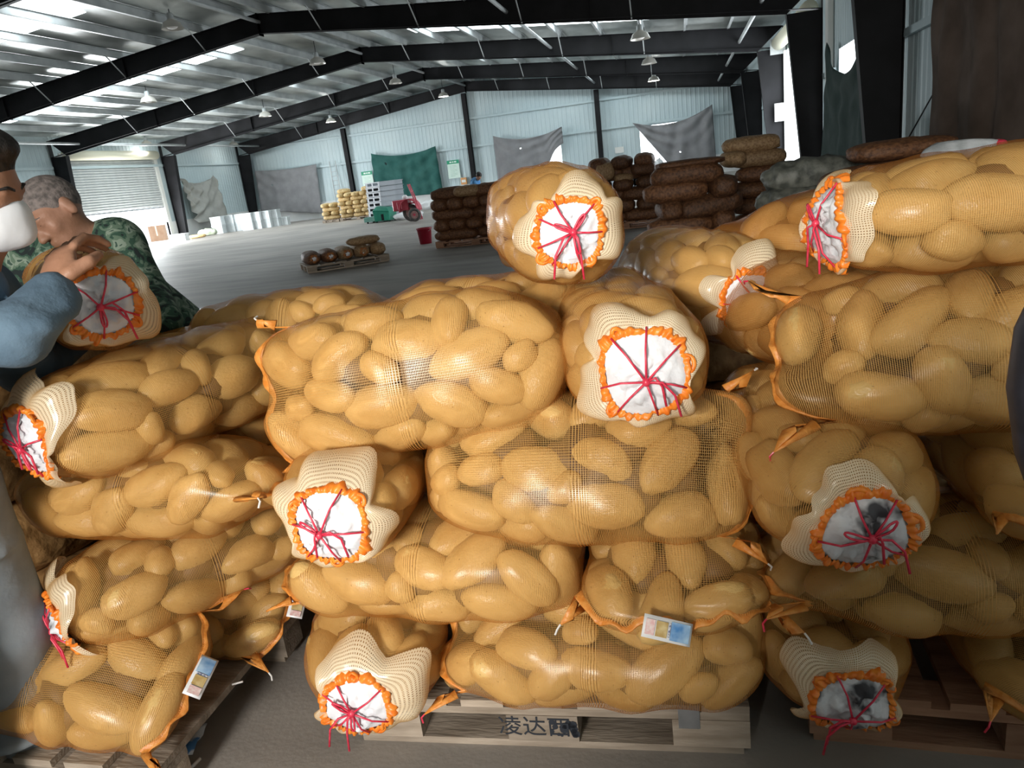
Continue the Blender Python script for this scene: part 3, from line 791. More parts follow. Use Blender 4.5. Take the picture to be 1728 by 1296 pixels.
        if tagpos is not None:
            j = int((tagpos + 1) / 2 * (n - 1)); p = pts_out[j] * .3 + pts_in[j] * .7; tx = (pts_out[min(j + 3, n - 1)] - pts_out[max(0, j - 3)]); tx /= np.linalg.norm(tx)
            hang = np.cross(R.T @ (CAM_P - pos) - p, tx); hang /= np.linalg.norm(hang)
            if hang[0] > 0: hang = -hang
            hang = hang + np.array([0, 0, 0.0]); hang /= np.linalg.norm(hang)
            cv = R.T @ (CAM_P - pos) - p; cv /= np.linalg.norm(cv)
            make_tag(root, p + cv * .022, tx * (-1 if seam.get('flip') else 1), hang, seam.get('tagw', .10), .045)
    SACKS.append(root)
    return root

def make_tag(root, p, tx, dn, w, h):
    nr = np.cross(tx, dn); nr /= np.linalg.norm(nr)
    def quad(mb, u0, u1, v0, v1, lift, bow=.006):
        v = []; f = []
        for i in range(7):
            u = u0 + (u1 - u0) * i / 6
            for q in (v0, v1):
                c = bow * math.sin(PI * q) + .004 * math.sin(u * 5)
                v.append(p + tx * (u - .5) * w + dn * q * h + nr * (c + lift))
        for i in range(6): f.append((2 * i, 2 * i + 1, 2 * i + 3, 2 * i + 2))
        mb.add(v, f)
    mb = MB(); quad(mb, 0, 1, 0, 1, 0); o = mb.link('paper_tag', M['tag_white'], root, True)
    sd = o.modifiers.new('thick', 'SOLIDIFY'); sd.thickness = .0008; sd.offset = 0
    for nm, mt, a in (('tag_sky_panel', 'tag_blue', (.05, .45, .10, .9)), ('tag_picture', 'tag_pic', (.52, .74, .18, .85)), ('tag_print', 'tag_pink', (.77, .95, .18, .85)), ('tag_characters', 'ink_blue', (.465, .495, .2, .8))):
        for lift in (.0008, -.0008):
            mb = MB(); quad(mb, *a, lift); mb.link(nm, M[mt], o, True)

M['hem_flat'] = mat('orange_net_hem', (.62, .21, .03), (.72, .31, .07), rough=.45, scale=70, bump=.3)
M['tag_white'] = mat('white_tag_card', (.82, .84, .86), rough=.5)
M['tag_blue'] = mat('blue_printed_panel', (.05, .22, .55), (.45, .65, .85), rough=.5, scale=25)
M['tag_pic'] = mat('printed_picture', (.45, .30, .10), (.62, .50, .25), rough=.5, scale=60)
M['tag_pink'] = mat('pink_printed_text', (.75, .45, .45), (.85, .75, .72), rough=.5, scale=120)
M['ink_blue'] = mat('printed_characters', (.04, .06, .2), (.8, .82, .85), rough=.5, scale=260)
M['liner_print'] = mat('printed_newspaper_liner', (.06, .06, .07), (.72, .74, .78), rough=.7, scale=16, lo=.38, hi=.50, bump=.5, bscale=25)

mo = lambda **k: dict(dict(r=.075), **k)
DN = dict(pink=1)
# --- middle pallet, five layers
sack('golden potato sack lying crosswise at the bottom of the middle pallet', (-.246, 1.535, .295), 0, L=.75, seed=21, seam=dict(pink=1, ear=.05), roll=25)
sack('golden potato sack in the bottom row, tied white mouth low above the pallet corner', (-.868, 1.632, .275), -72, L=.74, Wd=.36, seed=22, mouth=mo(r=.072, cuff=1.75, lobe=.65, ang=.4, bow=2, print=0, dy=-.035, dz=-.012))
sack('golden potato sack in the second row under the sack with a blown-out white mouth', (-.643, 1.55, .50), 0, L=.73, seed=23, seam=dict(pink=0, ear=.015), mouth=None, roll=10)
sack('golden potato sack whose sewn orange hem droops forward with a blue white tag', (-.065, 1.70, .485), 92, L=.74, Wd=.40, seed=24, seam=dict(pink=2, ear=.04, wave=.012, hang=(-.75, 0, -.65)), tagpos=.1, tilt=0)
sack('golden potato sack lying crosswise in the third row with a frayed hem at one end', (-.261, 1.575, .72), 180, L=.745, seed=25, seam=dict(pink=2, ear=.045), roll=-55)
sack('golden potato sack in the third row with a dazzling white tied mouth', (-.858, 1.645, .71), -72, L=.74, Wd=.335, seed=26, mouth=mo(r=.074, cuff=1.85, lobe=.4, ang=1.6, nstar=6, bow=1, dy=-.03, dz=.012))
sack('golden potato sack tilted crosswise in the fourth row beside the big white mouth', (-.648, 1.60, .962), 7, L=.74, Hh=.285, seed=27, seam=dict(pink=2, ear=.0, wave=.003), tilt=4, roll=75)
sack('golden potato sack in the fourth row with the largest white tied mouth', (-.163, 1.79, .972), -78, L=.74, Wd=.325, Hh=.285, seed=28, mouth=mo(r=.080, cuff=1.68, lobe=.2, ang=2.2, nstar=7, bow=0, dy=-.008, dz=.012))
sack('golden potato sack crowning the middle stack, white mouth tied with a red bow', (-.345, 1.93, 1.262), -69, L=.74, Wd=.275, Hh=.285, seed=29, mouth=mo(r=.062, cuff=1.78, lobe=.1, ang=.6, nstar=7, bow=3, loops=12, dy=-.03))
sack('golden potato sack lying behind the tilted fourth-row sack, its back row neighbour', (-.58, 1.98, 1.0), 4, L=.74, Hh=.26, seed=30, seam=dict(pink=2, ear=.02))
sack('golden potato sack in the back row below the bent man in camouflage, hem corner peeking', (-1.20, 2.08, .985), 188, L=.70, Hh=.28, seed=31, seam=dict(pink=2, ear=.02))
sack('low golden potato sack in the back row just beside the carried sack', (-1.52, 2.0, .90), 150, L=.74, Hh=.26, seed=32, seam=dict(pink=0, ear=.02))
sack('pale olive potato sack behind the crowning sack, its cream cuff just showing', (.03, 2.36, 1.02), -70, L=.74, Hh=.28, seed=33, mouth=mo(r=.07, cuff=1.9, dz=-.02))
# --- stack beside the workers
sack('potato sack held up by the two workers, white mouth tied with red string', (-1.555, 1.64, 1.22), -42, L=.66, Wd=.25, Hh=.25, seed=41, mouth=mo(r=.066, cuff=1.75, lobe=.3, ang=0, nstar=6, bow=1))
sack('olive golden potato sack topmost of the workers stack, ruffled mouth beside the trousers', (-1.36, 1.60, .94), -108, L=.68, Wd=.36, Hh=.285, seed=42, mouth=mo(r=.072, cuff=2.0, lobe=.35, ang=2.6, nstar=5, bow=2))
sack('olive potato sack with a blue white tag on its hem, under the topmost workers sack', (-1.36, 1.52, .715), 182, L=.72, Wd=.38, seed=43, seam=dict(pink=2, ear=.05, hang=(-.7, 0, .7), wave=.01), tagpos=-.05, roll=12)
sack('olive potato sack with a crumpled printed liner, second workers layer', (-1.375, 1.56, .48), -122, L=.66, Wd=.36, seed=44, mouth=mo(r=.064, cuff=1.9, lobe=.4, ang=2.9, print=1, nstar=5, bow=2, dz=-.02))
sack('olive potato sack at the front of the workers pallet with a long white tag', (-1.62, 1.33, .285), 178, L=.72, Wd=.38, seed=45, seam=dict(pink=1, ear=.06, hang=(-.8, 0, .55), tagw=.105), tagpos=.02, roll=-32)
sack('olive potato sack behind the front one on the workers pallet, small tag at the hem', (-1.55, 1.70, .275), 178, L=.72, Wd=.38, seed=46, seam=dict(pink=2, ear=.05, hang=(-.75, 0, .6), tagw=.085), tagpos=.1, roll=-28)
sack('shaded brown potato sack wedged behind the tagged workers sack', (-1.22, 2.02, .70), -115, L=.72, Wd=.34, seed=47, mouth=mo(r=.06, cuff=1.3))
sack('shaded brown potato sack low between the two stacks', (-1.20, 2.05, .46), 185, L=.70, seed=48, seam=dict(pink=0))
# --- stack at the shaded side
sack('yellow potato sack topmost of the shaded stack, orange drawcord hem at its open mouth', (.65, 1.68, 1.225), 192, L=.74, Hh=.23, seed=51, mouth=mo(r=.075, cuff=1.25, lobe=.25, ang=1.2, nstar=5, bow=1), tilt=-1)
sack('large yellow potato sack crosswise in the shaded stack with a pink corner knot', (.575, 1.62, .945), 2, L=.76, Hh=.285, seed=52, seam=dict(pink=1, ear=.07), roll=35)
sack('brown potato sack in the shaded stack with a printed paper mouth and looped red bow', (.26, 1.675, .715), -85, L=.74, Wd=.375, Hh=.27, seed=53, mouth=mo(r=.072, cuff=1.35, lobe=.45, ang=2.5, print=1, nstar=5, bow=2, loops=14, dz=-.02))
sack('brown potato sack crosswise under the printed mouth sack, dim and reddish', (.53, 1.545, .495), 2, L=.75, seed=54, seam=dict(pink=1, ear=.04))
sack('brown potato sack at the bottom of the shaded stack, dim paper mouth over the pallet', (.27, 1.76, .265), -86, L=.74, Wd=.34, seed=55, mouth=mo(r=.072, cuff=1.5, lobe=.45, ang=2.4, print=1, nstar=5, bow=1, loops=13, dz=-.02))
sack('dark brown potato sack at the frame edge of the shaded stack, mid height', (.70, 1.68, .70), 92, L=.72, Wd=.36, seed=56, seam=dict(pink=0, ear=.03))
sack('dark brown potato sack at the frame edge of the shaded stack, bottom row', (.72, 1.74, .265), 95, L=.72, Wd=.36, seed=57, seam=dict(pink=1, ear=.05))
sack('orange brown potato sack behind the shaded stack, pale cuff turned up', (.27, 2.05, .97), -60, L=.76, Wd=.40, Hh=.27, seed=58, net='net_rust_shade', mouth=mo(r=.06, cuff=1.6, lobe=.3, ang=1.6))
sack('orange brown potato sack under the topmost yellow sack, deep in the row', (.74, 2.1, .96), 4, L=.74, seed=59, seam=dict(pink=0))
sack('dark orange sack rising behind the topmost yellow sack', (.47, 2.42, 1.10), -30, L=.74, Hh=.27, seed=60, net='net_rust_shade', seam=dict(pink=0), cull=-.1)
sack('dark orange sack slumped in the gap between the middle and shaded stacks', (.22, 2.75, .93), 12, L=.74, seed=61, net='net_rust_shade', seam=dict(pink=0), cull=-.1)

# ------------------------------------------------------------------ pallets
def plank(me_cache, name, parent, m, x0, x1, y0, y1, z0, z1):
    mb = MB(); mb.box(x0, x1, y0, y1, z0, z1); o = mb.link(name, m, parent, bevel=.003); return o
def pallet(label, loc, rz, wx, wy, m, h=.14, boards=7, group='wooden pallets', name='wooden_pallet', detail=True):
    e = empty(name, loc, (0, 0, rz), label, 'pallet', group)
    bw = wx / (boards + (boards - 1) * .35)
    mb = MB(); mb.box(-bw / 2, bw / 2, 0, wy, h - .02, h); bm_ = mb.mesh('deck_board')
    for i in range(boards):
        o = link('deck_board', bm_, m, e); o.location = (bw / 2 + i * (wx - bw) / (boards - 1), 0, 0)
    mb = MB(); mb.box(0, wx, 0, .10, h - .042, h - .021); c1 = mb.mesh('cross_plank'); mb = MB(); mb.box(0.01, wx - .015, 0, .10, 0, .02); c2 = mb.mesh('bottom_plank')
    mb = MB(); mb.box(-.09, .09, 0, .10, .0205, h - .0425); bk = mb.mesh('block')
    for y in (.0, wy / 2 - .05, wy - .10):
        o = link('cross_plank', c1, m, e); o.location = (0, y + .002, 0)
        o = link('bottom_plank', c2, m, e); o.location = (0, y + .004, 0)
        for x in (.09, wx / 2, wx - .09):
            o = link('block', bk, m, e); o.location = (x, y, 0)
    return e
pm = pallet('grey wooden pallet with black stencilled characters under the middle stack', (-.905, 1.44, 0), math.radians(2.5), 1.0, 1.2, M['wood'])
# stencilled characters and ink smear on the middle block, zinc corner strap
blk = [c for c in pm.children if c.name.startswith('block')][1]
def text_part(name, body, size, m, parent, loc, rot, ext=.0006):
    cu = bpy.data.curves.new(name, 'FONT'); cu.body = body; cu.size = size; cu.extrude = ext; cu.align_x = 'CENTER'; cu.align_y = 'CENTER'
    o = bpy.data.objects.new(name, cu); COL.objects.link(o)
    dg = bpy.context.evaluated_depsgraph_get(); me = bpy.data.meshes.new_from_object(o.evaluated_get(dg)); bpy.data.objects.remove(o)
    me.name = name; o = link(name, me, None, parent); me.materials.clear(); me.materials.append(m); o.location = loc; o.rotation_euler = rot; return o
text_part('stencil_lettering', '\u51cc\u8fbe\u897f', .062, M['ink'], blk, (-.02, -.0012, .062), (PI / 2, 0, 0))
smr = MB()
for k in range(26):
    a = rng.normal(0, 1, 2) * np.array([.022, .012]); q = rng.uniform(.004, .012)
    n0 = len(smr.v); cx, cz_ = .066 + a[0], .062 + a[1]
    cx = min(cx, .083); cz_ = min(max(cz_, .032), .086)
    smr.add([(cx + q * math.cos(t), -.0016, cz_ + q * math.sin(t)) for t in np.linspace(0, 2 * PI, 8, endpoint=False)], [tuple(range(8))])
smr.link('ink_smear', M['ink'], blk)
mb = MB(); mb.box(.835, .885, -.003, 0, .075, .142); mb.box(.835, .885, -.003, .05, .1405, .1425); mb.link('metal_strap', M['steel'], pm)
pallet('reddish wooden pallet under the shaded stack', (.235, 1.545, 0), math.radians(-3), 1.0, 1.2, M['wood_red'])
pallet('grey wooden pallet under the workers stack', (-2.33, 1.16, 0), 0, 1.05, 1.25, M['wood'])

# ------------------------------------------------------------------ loose litter on the floor
def scrap(name, label, cat, m, pts, r=.0025):
    mb = MB(); mb.tube(pts, r, 5); return tag(mb.link(name, m, None, True), label, cat)
p = at_z(322, 1250, .0)
mb = MB(); c = at_z(325, 1252, 0); w = np.array([.022, .006, 0]); l = np.array([-.012, .052, 0])
vs = []
for i in range(7):
    q = i / 6
    for s in (-1, 1): vs.append(c + w * s + l * (q * 2 - 1) + np.array([0, 0, .004 + .010 * math.sin(q * 5) ** 2]))
mb.add(vs, [(2 * i, 2 * i + 1, 2 * i + 3, 2 * i + 2) for i in range(6)])
M['tag_mix'] = mat('blue_white_card', (.08, .25, .55), (.75, .80, .86), rough=.5, scale=28, lo=.42, hi=.5)
o = mb.link('dropped_tag', M['tag_mix'], None, True); tag(o, 'blue and white paper tag dropped on the bare floor', 'tag'); o.modifiers.new('thick', 'SOLIDIFY').thickness = .001
def zp(px, py, z=.004): return at_z(px, py, z)
scrap('string_scrap', 'red string scrap bent in a V on the floor by the dropped tag', 'string', M['string'], [zp(303, 1232), zp(297, 1250), zp(284, 1268, .012), zp(277, 1250, .01)])
scrap('string_scrap', 'red string hanging to the floor under the front workers sack', 'string', M['string'], [zp(196, 1256, .07), zp(196, 1270, .03), zp(198, 1285), zp(203, 1300)])
scrap('thread_scrap', 'white plastic splinter on the floor below the dropped tag', 'scrap', M['white_thread'], [zp(338, 1280), zp(322, 1296)], .005)
scrap('thread_scrap', 'short white thread lying by the workers pallet edge', 'scrap', M['white_thread'], [zp(392, 1155, .145), zp(410, 1150, .15)], .003)

# ------------------------------------------------------------------ brown net sacks and far stacks
def lumpy(Ln, Wd, Hh, seed, amp, k=26, ns=30, nt=26, n=3.2):
    r = np.random.default_rng(seed); al = np.linspace(0, PI, ns); th = np.linspace(0, 2 * PI, nt, endpoint=False)
    A, T = np.meshgrid(al, th, indexing='ij')
    x = Ln / 2 * sgnpow(np.cos(A), 2 / n); rad = np.abs(np.sin(A)) ** (2 / n)
    P = np.stack([x, Wd / 2 * rad * sgnpow(np.cos(T), .85), Hh / 2 * rad * sgnpow(np.sin(T), .85)], -1)
    d = np.zeros(P.shape[:2])
    for i in range(k):
        f = r.normal(0, 1, 3) * np.array([22, 30, 30]); d += np.sin(P @ f + r.uniform(0, 6))
    d = d / math.sqrt(k) * amp
    nn = P / (np.linalg.norm(P, axis=-1, keepdims=True) + 1e-6)
    sagz = -.10 * Hh * (1 - (x / (Ln / 2)) ** 2) * 0
    P = P + nn * d[..., None]; P[..., 2] += sagz
    P[0] = P[0].mean(0); P[-1] = P[-1].mean(0)
    return mesh_np('lumpy_sack', P.reshape(-1, 3), grid_faces(ns, nt, True))
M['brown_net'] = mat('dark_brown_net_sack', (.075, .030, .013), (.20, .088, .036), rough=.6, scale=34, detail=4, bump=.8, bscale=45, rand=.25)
M['brown_lit'] = mat('lit_brown_net_sack', (.26, .15, .07), (.48, .32, .17), rough=.6, scale=34, detail=4, bump=.8, bscale=45, rand=.2)  # paler copy of the brown net, brightness of lit sacks painted in
M['hem_dark'] = mat('dull_orange_net', (.30, .09, .02), (.42, .17, .05), rough=.5, scale=40)
M['grey_sack'] = mat('grey_green_plastic_sack', (.07, .075, .065), (.17, .175, .15), rough=.5, scale=14, bump=.9, bscale=16, rand=.15)
M['tan_sack'] = mat('tan_potato_sack_far', (.50, .34, .14), (.72, .54, .27), rough=.6, scale=20, bump=.5, bscale=20, rand=.12)
def sack_meshes(m, n, amp, base):
    out = []
    for i in range(n):
        me = lumpy(.80, .38, .24, base + i, amp); me.polygons.foreach_set('use_smooth', [True] * len(me.polygons)); me.materials.append(m); me.name = 'net_sack'; out.append(me)
    return out
BR = sack_meshes(M['brown_net'], 4, .010, 300); TN = sack_meshes(M['tan_sack'], 3, .010, 320); GR = sack_meshes(M['grey_sack'], 3, .022, 340); BL_ = sack_meshes(M['brown_lit'], 3, .010, 360)
def mouth_mesh(hem):
    mb = MB(); n = 28
    rings = [(0.0, .002), (.045, .006), (.05, .016), (.075, .022), (.11, .008)]
    return mb
def small_mouth(parent, side=1, big=True):
    """tied end of a small sack: gathered orange net round a bluish liner"""
    mb = MB(); n = 30; vs = []
    for k, (rd, of) in enumerate([(.05, .012), (.058, .022), (.075, .018), (.095, -.004)]):
        for j in range(n):
            a = 2 * PI * j / n; w = 1 + .13 * math.sin(5 * a + k) + .07 * math.sin(11 * a)
            vs.append((side * (.395 + of + .006 * math.sin(9 * a)), rd * w * math.cos(a), rd * .8 * w * math.sin(a)))
    mb.add(vs, grid_faces(4, n, True)); mb.link('gathered_net', M['hem_dark'], parent, True)
    mb = MB(); vs = [(side * .405, 0, 0)]; vs += [(side * (.402 + .006 * math.sin(4 * 2 * PI * j / n)), .06 * math.cos(2 * PI * j / n), .05 * math.sin(2 * PI * j / n)) for j in range(n)]
    mb.add(vs, [(0, 1 + j, 1 + (j + 1) % n) for j in range(n)]); mb.link('paper_liner', M['liner_print'], parent, True)
def bsack(meshes, i, loc, yaw, label, group, sc=1.0, mouth=0, tilt=0, name='net_sack', part=True):
    # the sack is one mesh; a tied end is its child
    o = link(name, meshes[i % len(meshes)]); o.location = loc; o.rotation_euler = (0, tilt, yaw)
    if not np.isscalar(sc): o.scale = sc
    else: o.scale = (sc,) * 3
    tag(o, label, 'sack', group)
    if mouth: small_mouth(o, mouth)
    return o
# tall brown stack just past the shaded sacks (about 9 m off)
B6 = at_y(1160, 265, 9.2); bx, by = B6[0], 9.2
G6 = 'brown net sacks of the tall stack'
S6 = [  # dx, dz-layer, yaw, mouth, label
 (-.02, 1.31, .03, 0, (1.05, 1, 1.0), 'large brown net sack near the top of the tall brown stack'),
 (.02, 1.455, .05, 0, (.98, .9, .35), 'empty flattened brown sack topmost on the tall brown stack'),
 (-.16, 1.10, .0, 0, (.95, 1, .95), 'long brown net sack beside an orange tied mouth, tall stack third layer'),
 (.38, 1.10, -1.5, -1, (.9, .9, 1), 'brown net sack showing the upper orange tied mouth of the tall stack'),
 (-.24, .86, -1.45, -1, (.9, .85, .95), 'brown net sack showing the lower orange tied mouth of the tall stack'),
 (.22, .87, .12, 0, (.95, 1, 1), 'brown net sack slanting upward in the tall stack'),
 (-.12, .63, .0, 0, (.98, 1, .95), 'brown net sack below the lower tied mouth of the tall stack'),
 (.36, .66, -1.5, -1, (.8, .8, 1), 'dark brown net sack end in the shade low on the tall stack'),
 (-.02, .40, .02, 0, (1, 1, 1), 'brown net sack in the second layer from the floor of the tall stack'),
 (.02, .16, .0, 0, (1, 1, 1), 'brown net sack lowest in the tall stack'),
 (.44, .40, -1.5, 0, (.8, .8, 1), 'dark brown net sack end second from the floor in the tall stack')]
for i, (dx, z, yw, mo_, sc, lab) in enumerate(S6):
    bsack(BR, i, (bx + dx, by + (.0 if abs(yw) < 1 else .1), z * .87 - .01), yw, lab, G6, (sc[0], sc[1], sc[2] * 1.12), mo_, tilt=(-.10 if 'slanting' in lab else 0))
# second brown stack behind it
B8 = at_y(1275, 300, 11.6); G8 = 'tan sacks of the stack behind the tall brown one'
for i, (dx, z, yw, lit) in enumerate([(-.05, 1.42, .04, 1), (.02, 1.21, .0, 1), (.12, .99, .06, 0), (-.05, .76, 0, 0), (.05, .52, .05, 0), (0, .28, 0, 0), (.05, .1, 0, 0), (-.30, 1.24, 1.5, 1), (.78, 1.0, .05, 0), (.75, .75, .0, 0), (.8, .5, 0, 0), (.75, .25, 0, 0)]):
    lay = ['topmost', 'second from the top', 'third from the top', 'fourth from the top', 'fifth from the top', 'sixth from the top', 'bottom'][i] if i < 7 else ['end-on below the top', 'dark one at the door side, upper', 'dark one at the door side, second', 'dark one at the door side, third', 'dark one at the door side, lowest'][i - 7]
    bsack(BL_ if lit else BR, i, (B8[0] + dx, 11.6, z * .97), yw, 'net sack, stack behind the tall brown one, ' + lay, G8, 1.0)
# grey plastic sacks between that and the shaded potatoes
BG = at_y(1350, 330, 7.0); GG = 'grey plastic sacks heaped by the wall'
for i, (dx, dy, z, yw, sc, lab) in enumerate([(.10, .1, 1.27, .1, (1, 1, 1.15), 'grey sack on top of the grey heap'), (.0, 0, 1.03, -.2, (.9, 1, 1.1), 'wrinkled grey sack bulging at the front of the grey heap'), (.05, .05, .80, .15, (.9, 1, 1), 'grey sack third down in the grey heap'),
        (-.18, -.1, .62, 1.2, (.5, .7, .8), 'small whitish grey bundle low at the front of the grey heap'), (.1, .1, .57, 0, (1, 1, 1), 'grey sack second from the floor in the grey heap'), (.1, .1, .34, .1, (1, 1, 1), 'grey sack just above the floor layer of the grey heap'), (.1, .1, .13, 0, (1, 1, 1), 'grey sack at the floor of the grey heap'),
        (.75, .5, 1.22, .2, (1.1, 1, 1.1), 'grey sack beside the wall behind the topmost yellow potato sack')]):
    bsack(GR, i, (BG[0] + dx, 7.0 + dy, z * .86 - .02), yw, lab, GG, sc)
bsack(BR, 1, tuple(at_y(1520, 252, 6.6)), .1, 'dark brown sack lying on top by the wall below the curtain', None, (1.0, 1, .7))
bsack(BR, 2, tuple(at_y(1500, 282, 6.5) + np.array([0, 0, -.08])), .1, 'dark brown sack under the one below the curtain', None, (1.3, 1, 1))
for i, z in enumerate((.95, .70, .46, .22)):
    bsack(BR, i, (at_y(1520, 252, 6.6)[0] + .05 * (i % 2), 6.65, z), .05, 'dark brown sack in the pile by the curtain, layer %s from its top' % ['three', 'four', 'five', 'six'][i], 'sacks piled by the curtain', (1.2, 1, 1.05))
# clear plastic wrap and a red bag lying on the sacks by the curtain
p = at_y(1620, 252, 4.6)
M['plastic'] = mat('glossy_plastic_wrap', (.35, .37, .38), (.6, .62, .64), rough=.15, scale=10, bump=1.0, bscale=18)
mb = MB(); mb.ell((0, 0, 0), (.19, .12, .045), 18, 10); v = np.array(mb.v); v += .012 * np.sin(v @ np.array([[40, 9, 5], [12, 50, 8], [30, 7, 60]])); mb.v = [tuple(q) for q in v]
o = mb.link('plastic_wrap', M['plastic'], None, True); o.location = p; tag(o, 'crumpled shiny plastic wrap beside the red bag by the curtain', 'wrap')
p = at_y(1668, 255, 4.6)
mb = MB(); mb.ell((0, 0, 0), (.09, .08, .055), 16, 10); v = np.array(mb.v); v[:, 2] += .03 * np.sign(v[:, 0]) * np.abs(v[:, 0]) / .09; v += .006 * np.sin(v @ np.array([[40, 9, 5], [12, 50, 8], [30, 7, 60]])); mb.v = [tuple(q) for q in v]
o = mb.link('red_bag', mat('red_plastic_bag', (.62, .02, .06), (.75, .06, .1), rough=.35, scale=12, bump=.4), None, True); o.location = p; tag(o, 'small bright red plastic bag above the topmost yellow sack', 'bag')
for i, (px, z) in enumerate(((1645, 1.03), (1645, .82), (1650, .61), (1645, .41), (1645, .22), (1645, .1))):
    q = at_y(px, 280, 4.65); bsack(GR, i, (q[0], 4.75, z - .03), .05, 'grey sack stacked by the curtain under the red bag, layer %s' % ['one', 'two', 'three', 'four', 'five', 'six'][i], 'grey sacks by the curtain', (1.1, 1.1, 1.0))
# brown stacks in mid hall, on pallets
NTH = ['first', 'second', 'third', 'fourth', 'fifth', 'sixth', 'seventh', 'eighth']
def hall_stack(px0, px1, py_top, y, nlay, seed, gname, what, top_extra=()):
    r = np.random.default_rng(seed); a = at_y(px0, 360, y)[0]; b_ = at_y(px1, 360, y)[0]; n = max(1, round((b_ - a) / .80)); k = 0
    pallet('dark wooden pallet under the ' + what, (a, y - .3, 0), 0, b_ - a, .9, M['wood_red'], boards=6, group='dark pallets in the hall')
    for l in range(nlay):
        if l % 2 == 0:
            for i in range(n):
                bsack(BR, k, (a + (i + .5) * (b_ - a) / n + r.normal(0, .02), y + r.normal(0, .03), .25 + .215 * l), r.normal(0, .04), 'dark brown sack, %s layer, %s along, %s' % (NTH[l], NTH[i], what), gname, ((b_ - a) / n / .8 * 1.08, 1.05, 1.15)); k += 1
        else:
            m_ = round((b_ - a) / .40)
            for i in range(m_):
                bsack(BR, k, (a + (i + .5) * (b_ - a) / m_, y + .05, .25 + .215 * l), PI / 2 + r.normal(0, .05), 'dark brown sack end-on, %s layer, %s along, %s' % (NTH[l], NTH[i], what), gname, (1, 1.1, 1.15)); k += 1
hall_stack(735, 872, 312, 15.6, 5, 5, 'brown sacks of the mid hall stack', 'hall stack by the red bucket')
hall_stack(1000, 1112, 285, 15.8, 6, 6, 'brown sacks of the stack beside the tall one', 'hall stack beside the tall one')
for (px, py, y, sc, lab, mo_) in ((790, 322, 15.5, (.8, 1, 1), 'tan brown sack lying loose on the mid hall stack', 0), (760, 330, 15.6, (.6, .9, .9), 'small brown sack slumped at the corner on the mid hall stack', 0), (853, 318, 15.4, (.55, .9, 1), 'brown sack with a pale rim upright on the mid hall stack', 0), (838, 322, 15.7, (.7, 1, .8), 'second tan sack behind the loose one on the mid hall stack', 0),
        (1020, 290, 15.6, (.5, 1.1, 1.5), 'brown sack standing upright on the stack beside the tall one', 0), (1085, 285, 15.6, (.6, 1, 1), 'brown sack lying on the stack beside the tall one', 0), (1052, 300, 15.7, (.5, 1, .8), 'tan sack lit by the doorway on the stack beside the tall one', 0)):
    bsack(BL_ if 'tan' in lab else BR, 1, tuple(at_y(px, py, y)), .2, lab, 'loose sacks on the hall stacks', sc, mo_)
# low pallet of sacks alone on the open floor
q0, q1 = at_z(520, 462, 0), at_z(658, 440, 0)
ang = math.atan2(q1[1] - q0[1], q1[0] - q0[0])
pw = float(np.linalg.norm(q1 - q0))
pallet('pallet standing alone on the open floor with one layer of brown sacks', (q0[0], q0[1], 0), ang, pw, 1.0, M['wood'], boards=6, group='dark pallets in the hall')
dx_, dy_ = np.array([math.cos(ang), math.sin(ang), 0]), np.array([-math.sin(ang), math.cos(ang), 0])
labs = ['first', 'second', 'third', 'fourth', 'fifth']
for i in range(5):
    c = q0 + dx_ * pw * (i + .5) / 5 + dy_ * .42 + np.array([0, 0, .26])
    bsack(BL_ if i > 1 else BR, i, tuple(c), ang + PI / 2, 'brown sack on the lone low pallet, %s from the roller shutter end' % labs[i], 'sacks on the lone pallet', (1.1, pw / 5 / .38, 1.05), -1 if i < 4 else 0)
c = q0 + dx_ * pw * .75 + dy_ * .3 + np.array([0, 0, .45])
bsack(BL_, 1, tuple(c), ang + .3, 'tan sack lying across the others on the lone low pallet', 'sacks on the lone pallet', (.85, .9, .7))

# red bucket
e0 = at_z(719, 411, 0)
bk = empty('bucket', tuple(e0), label='red plastic bucket standing on the floor by the mid hall stack', cat='bucket')
M['red_plastic'] = mat('red_plastic', (.32, .01, .03), (.42, .02, .05), rough=.4, scale=3)
mb = MB(); mb.lathe([(.001, 0), (.14, 0), (.175, .34), (.19, .345), (.19, .375), (.178, .375), (.165, .34), (.13, .02), (.001, .02)], 24); mb.link('pail', M['red_plastic'], bk, True)
mb = MB(); mb.tube([(.185 * math.cos(t), -.03 - .10 * math.sin(t), .35 - .08 * math.sin(t)) for t in np.linspace(0, PI, 14)], .005, 5); mb.link('handle', M['steel'], bk, True)

# far tan potato stack on pallets
r_ = np.random.default_rng(9); yF = 36.0
for (pa, pb, lays, tag_) in ((547, 575, 4, 'small'), (577, 640, 7, 'big')):
    a, b_ = at_y(pa, 365, yF)[0], at_y(pb, 365, yF)[0]
    pallet('pallet under the %s far tan potato stack' % tag_, (a, yF - .3, 0), 0, b_ - a, 1.0, M['wood'], boards=6, group='dark pallets in the hall')
    k = 0
    for l in range(lays):
        n = max(1, round((b_ - a) / .68)); nn_ = max(2, round((b_ - a) / .42))
        cells = [(i, n, 0) for i in range(n)] if l % 2 == 0 else [(i, nn_, 1) for i in range(nn_)]
        if l == lays - 1 and tag_ == 'big': cells = [c for c in cells if c[0] != 1]
        for i, m_, endon in cells:
            bsack(TN, k, (a + (i + .5) * (b_ - a) / m_, yF + r_.normal(0, .04), .25 + .205 * l), (PI / 2 if endon else 0) + r_.normal(0, .06), 'tan potato sack, %s layer up, %s along, %s far stack beside the grey crates' % (NTH[l], NTH[i], tag_), 'tan sacks of the %s far stack' % tag_, 1.0 if endon else ((b_ - a) / m_ / .8, 1, 1)); k += 1

